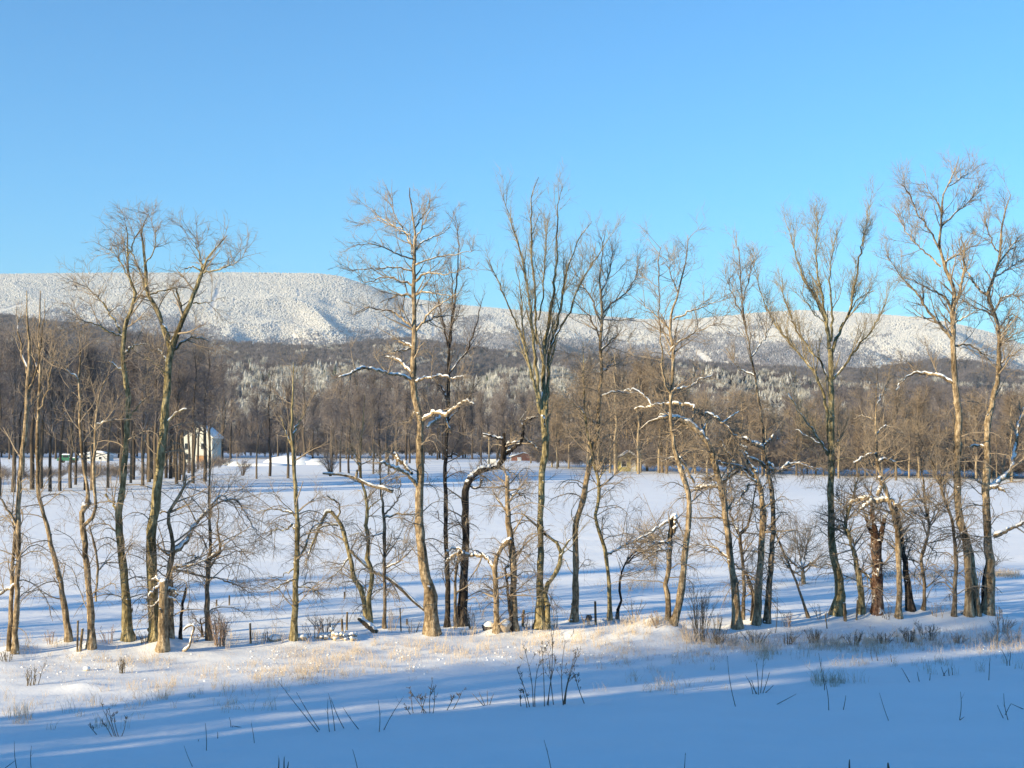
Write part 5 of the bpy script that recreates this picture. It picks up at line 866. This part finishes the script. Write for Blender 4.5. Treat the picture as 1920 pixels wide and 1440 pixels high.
house(1868, 893, 4.0, 3, 1.2, 1.8, 'small pale building low among the trees at the far right', 'pale', [(0.6, .2, .6, .8, 'glass', 'window'), (-.8, .5, .5, .5, 'glass', 'window')], name='hut', cat='hut')
house(178, 864, 6.2, 4, 1.4, 2.0, 'low white snow topped trailer at the far left', 'pale', [(-1.5, .5, .6, .5, 'glass', 'window'), (1.2, .4, .6, .6, 'glass', 'window')], name='trailer', cat='trailer')
def truck(px, py):
    Y = hit(px, py, 100, 640); b = at(px, py, Y); b[2] = float(zt(b[0], b[1])); r = empty('parked_truck', b); tag(r, 'green pickup truck with a white snow covered cab parked at far left', 'truck')
    part('body', box(-2.0, 2.0, -.85, .85, .45, 1.05), 'green', r); part('cab', box(-1.0, .5, -.8, .8, 1.05, 1.7), 'green', r)
    fr = part('window', box(-.8, .3, -.83, -.80, 1.15, 1.6), 'glass', r); part('roof_snow', box(-1.0, .55, -.8, .8, 1.7, 1.9), 'cap', r); part('bed_snow', box(.6, 1.95, -.8, .8, 1.05, 1.25), 'cap', r)
    for sx in (-1.25, 1.25):
        for sy in (-.85, .85):
            a = np.arange(14) * 2 * math.pi / 14; v = np.array([(sx + .38 * math.cos(q), sy + d, .38 + .38 * math.sin(q)) for d in (-.12, .12) for q in a]); f = [[i, (i + 1) % 14, 14 + (i + 1) % 14, 14 + i] for i in range(14)]
            me = bpy.data.meshes.new('wheel'); me.from_pydata(v.tolist(), [], f + [list(range(14))[::-1], list(range(14, 28))]); me.materials.append(M['rubber']); link('wheel', me, r)
truck(127, 868)
def pole(px, py, top, w, label, arm=True):
    Y = hit(px, py, 100, 640); b = at(px, py, Y); H = float(at(px, top, Y)[2] - b[2]); r = empty('utility_pole', b); tag(r, label, 'utility pole'); m = Y / FPX
    v, f = tubes(np.array([[[0, 0, -.3], [0, 0, H * .5], [0, 0, H], [0, 0, H]]]), np.array([[w * m / 2, w * m * .46, w * m * .4, .005]]), 10); link('pole', mesh('pole', v, f, M['far_tan_trunk']), r)
    if arm:
        part('crossarm', box(-1.2, 1.2, -.1, .1, H * .86, H * .86 + .22), 'pale', r)
        for x in (-1.0, 0, 1.0): v, f = tubes(np.array([[[x, 0, H * .86 + .22], [x, 0, H * .86 + .5]]]), np.array([[.07, .05]]), 6); link('insulator', mesh('insulator', v, f, M['pale']), r)
pole(917, 871, 810, 3.2, 'utility pole with a crossarm beyond the field left of centre'); pole(1776, 893, 800, 4, 'bare sunlit pole among the trees at far right', False)
b = at(922, 870, hit(922, 870, 100, 640)); o = link('crate', mesh('crate', *box(-.9, .9, -.6, .6, -.2, 1.0), M['pale'], False)); o.location = b; tag(o, 'pale box at the foot of the far utility pole', 'box')
# ploughed snow banks round the house
for (x, y, w, h, lb) in [(438, 871, 44, 9, 'small ploughed snow heap right of the cream house'), (545, 871, 84, 17, 'largest ploughed snow heap right of the cream house'), (585, 871, 70, 11, 'long snow heap right of the largest heap'), (488, 873, 96, 6, 'low snow ridge between the small heap and the largest heap')]:
    Y = hit(x, y, 100, 640); b = at(x, y, Y); m = Y / FPX; v, f = blob(0, 0, 0, w * m * .62, w * m * .4, h * m, .07, 18, 10); o = link('snow_heap', mesh('snow_heap', v, f, M['snow'])); o.location = b; tag(o, lb, 'snow heap')

# ------------------------------------------------------------------ unseen trees that shade the foreground; the spruces are added for it
pd = (math.sin(SUN_AZ), math.cos(SUN_AZ))
def pq(p, q): x = p * pd[0] - q * pd[1]; y = p * pd[1] + q * pd[0]; return x, y
SPM = spruce_mesh('crown', 19, 3.6, 13, M['spruce'], 9, 12)
tv, tf = tubes(np.array([[[0, 0, -.5], [0, 0, 9], [0, 0, 18]]]), np.array([[.25, .16, .04]]), 8); SPT = mesh('trunk', tv, tf, M['dark'])
rw = np.random.default_rng(3)
for i in range(30):  # dense unseen spruces added to block the sun from the foreground
    q = 26.3 - i * 1.8 + rw.normal(0, .15); p = -36 - (i % 2) * 3 + rw.normal(0, .6); x, y = pq(p, q); s = rw.uniform(1.0, 1.12)
    r = empty('spruce', (x, y, float(zt(x, y)) - .2), rng.uniform(0, 6)); r.scale = (s, s, s); tag(r, 'unseen dark spruce added left of and behind the viewer for foreground shade', 'spruce', 'added shade casting spruces outside the picture'); link('crown', SPM, r); link('trunk', SPT, r)
SHADERS = [(-30, 29.6, 1.0, 0), (-37, 30.8, .85, 2), (-26, 33.0, .5, 1), (-48, 32.4, 1.0, 3), (-44, 31.6, 1.0, 1)]
for (p, q, s, k) in SHADERS:
    x, y = pq(p, q); far_tree((x, y, float(zt(x, y)) - .2), s, PR[k], 'bare_tree', 'bare tree standing left of the view', 'bare trees outside the picture at left')
for (p, q, s) in [(-33, 28.6, .62), (-40, 31.2, .7), (-30, 33.6, .5)]:  # narrow unseen spruces added to strengthen the foreground shade bands
    x, y = pq(p, q); r = empty('spruce', (x, y, float(zt(x, y)) - .2)); r.scale = (s * .6, s * .6, s); tag(r, 'unseen narrow young spruce added left of the view to deepen shade bands', 'spruce', 'added shade casting young spruces outside the picture at left'); link('crown', SPM, r); link('trunk', SPT, r)

# the row of trees goes on beyond the left edge; its shadows reach across the field
for i in range(6):
    x = -20.5 - i * 7.3 + rng.normal(0, 1); y = 46.8 + .31 * max(x, -30) + rng.normal(0, 1); k = i % 4
    far_tree((x, y, float(zt(x, y)) - .2), rng.uniform(.6, .85), PR[k], 'bare_tree', 'bare tree of the row beyond the left edge of the view', 'row trees outside the picture at left')
# labels of the distant trees: by size and by the row tree they are seen behind
LANDMARK.sort(); short = ['the twin stemmed tree at far left', 'the second tree from the left', 'the knobbly forked tree', 'the tall black footed tree at left', 'the wide forked tree', 'the short broken trunk', 'the crooked orange tree', 'the short dark stem', 'the black sapling', 'the knotted tree']
for (lo_, hi_, nm) in [(0, 60, 'the leftmost row tree'), (60, 130, 'the left leaning tree'), (130, 205, 'the knobbly forked tree'), (205, 270, 'the tall black footed tree at left'), (270, 350, 'the wide forked tree'), (350, 450, 'the knotted tree'), (450, 520, 'the gap left of the lone tree'), (520, 600, 'the straight lone tree'), (600, 660, 'the folded over tree'), (660, 700, 'the s-shaped tree'), (700, 760, 'the thin dark footed tree'), (760, 820, 'the central poplar'),
                       (820, 900, 'the black broken tree'), (900, 980, 'the wishbone tree'), (980, 1050, 'the vase shaped elm'), (1050, 1110, 'the pole like tree'), (1110, 1180, 'the sinuous olive tree'), (1180, 1230, 'the gap left of the v shaped trunks'), (1230, 1300, 'the v shaped trunks'), (1300, 1350, 'the tall dark shrub'), (1350, 1405, 'the arching tree'), (1405, 1460, 'the shattered smooth trunk'), (1460, 1530, 'the field thorn tree'),
                       (1530, 1600, 'the big lichened tree'), (1600, 1670, 'the red snag'), (1670, 1720, 'the snowy cross branch'), (1720, 1765, 'the thin s-curved tree'), (1765, 1805, 'the slim left leaning tree'), (1805, 1840, 'the golden trunk at right'), (1840, 1921, 'the right end tree')]:
    g_ = sorted([q for q in LAND if lo_ <= q[0] < hi_], key=lambda q: -q[1])
    g_.sort(key=lambda q: q[0]); N_ = len(g_); ords = ['leftmost', 'second', 'third', 'fourth', 'fifth', 'sixth', 'seventh', 'eighth', 'ninth', 'tenth', 'eleventh', 'twelfth', 'thirteenth', 'fourteenth']
    for j, (x, h, r, lb, gr) in enumerate(g_):
        kind = 'tan scrubby tree' if 'scrub' in r.name else 'bare brown tree'
        kind = 'tan tree' if 'scrub' in r.name else 'brown tree'; r['label'] = f'distant {kind} seen behind {nm}' if N_ == 1 else (f'leftmost distant tree seen behind {nm}' if j == 0 else f'distant {kind} behind {nm}, {ords[min(j, 13)]} from the left')

# far wood front trees get labels by where they stand
for o_, t_ in zip([c_[0].parent for c_ in crowns], ['behind the left leaning tree', 'behind the crooked orange barked tree', 'behind the slender dark stemmed tree', 'behind the snowy cross branch']):
    o_['label'] = 'tall tree at the front edge of the far wood ' + t_
# ------------------------------------------------------------------ haze
hv = box(-13000, 13000, -400, 14000, -8, 760); hm = bpy.data.materials.new('haze'); hm.use_nodes = True; ht = hm.node_tree; ht.nodes.clear()
pv = ht.nodes.new('ShaderNodeVolumePrincipled'); pv.inputs['Density'].default_value = 6.5e-5; pv.inputs['Color'].default_value = (.74, .86, 1, 1); pv.inputs['Anisotropy'].default_value = .0
ou = ht.nodes.new('ShaderNodeOutputMaterial'); ht.links.new(pv.outputs[0], ou.inputs['Volume'])
tag(link('haze', mesh('haze', hv[0], hv[1], hm, False)), 'thin cold winter haze over the valley', kind='stuff')
print('TRIS', sum(len(m.polygons) * 2 * 1 for m in {o.data.name: o.data for o in bpy.data.objects if o.type == 'MESH'}.values()), 'script', len(bpy.data.objects))
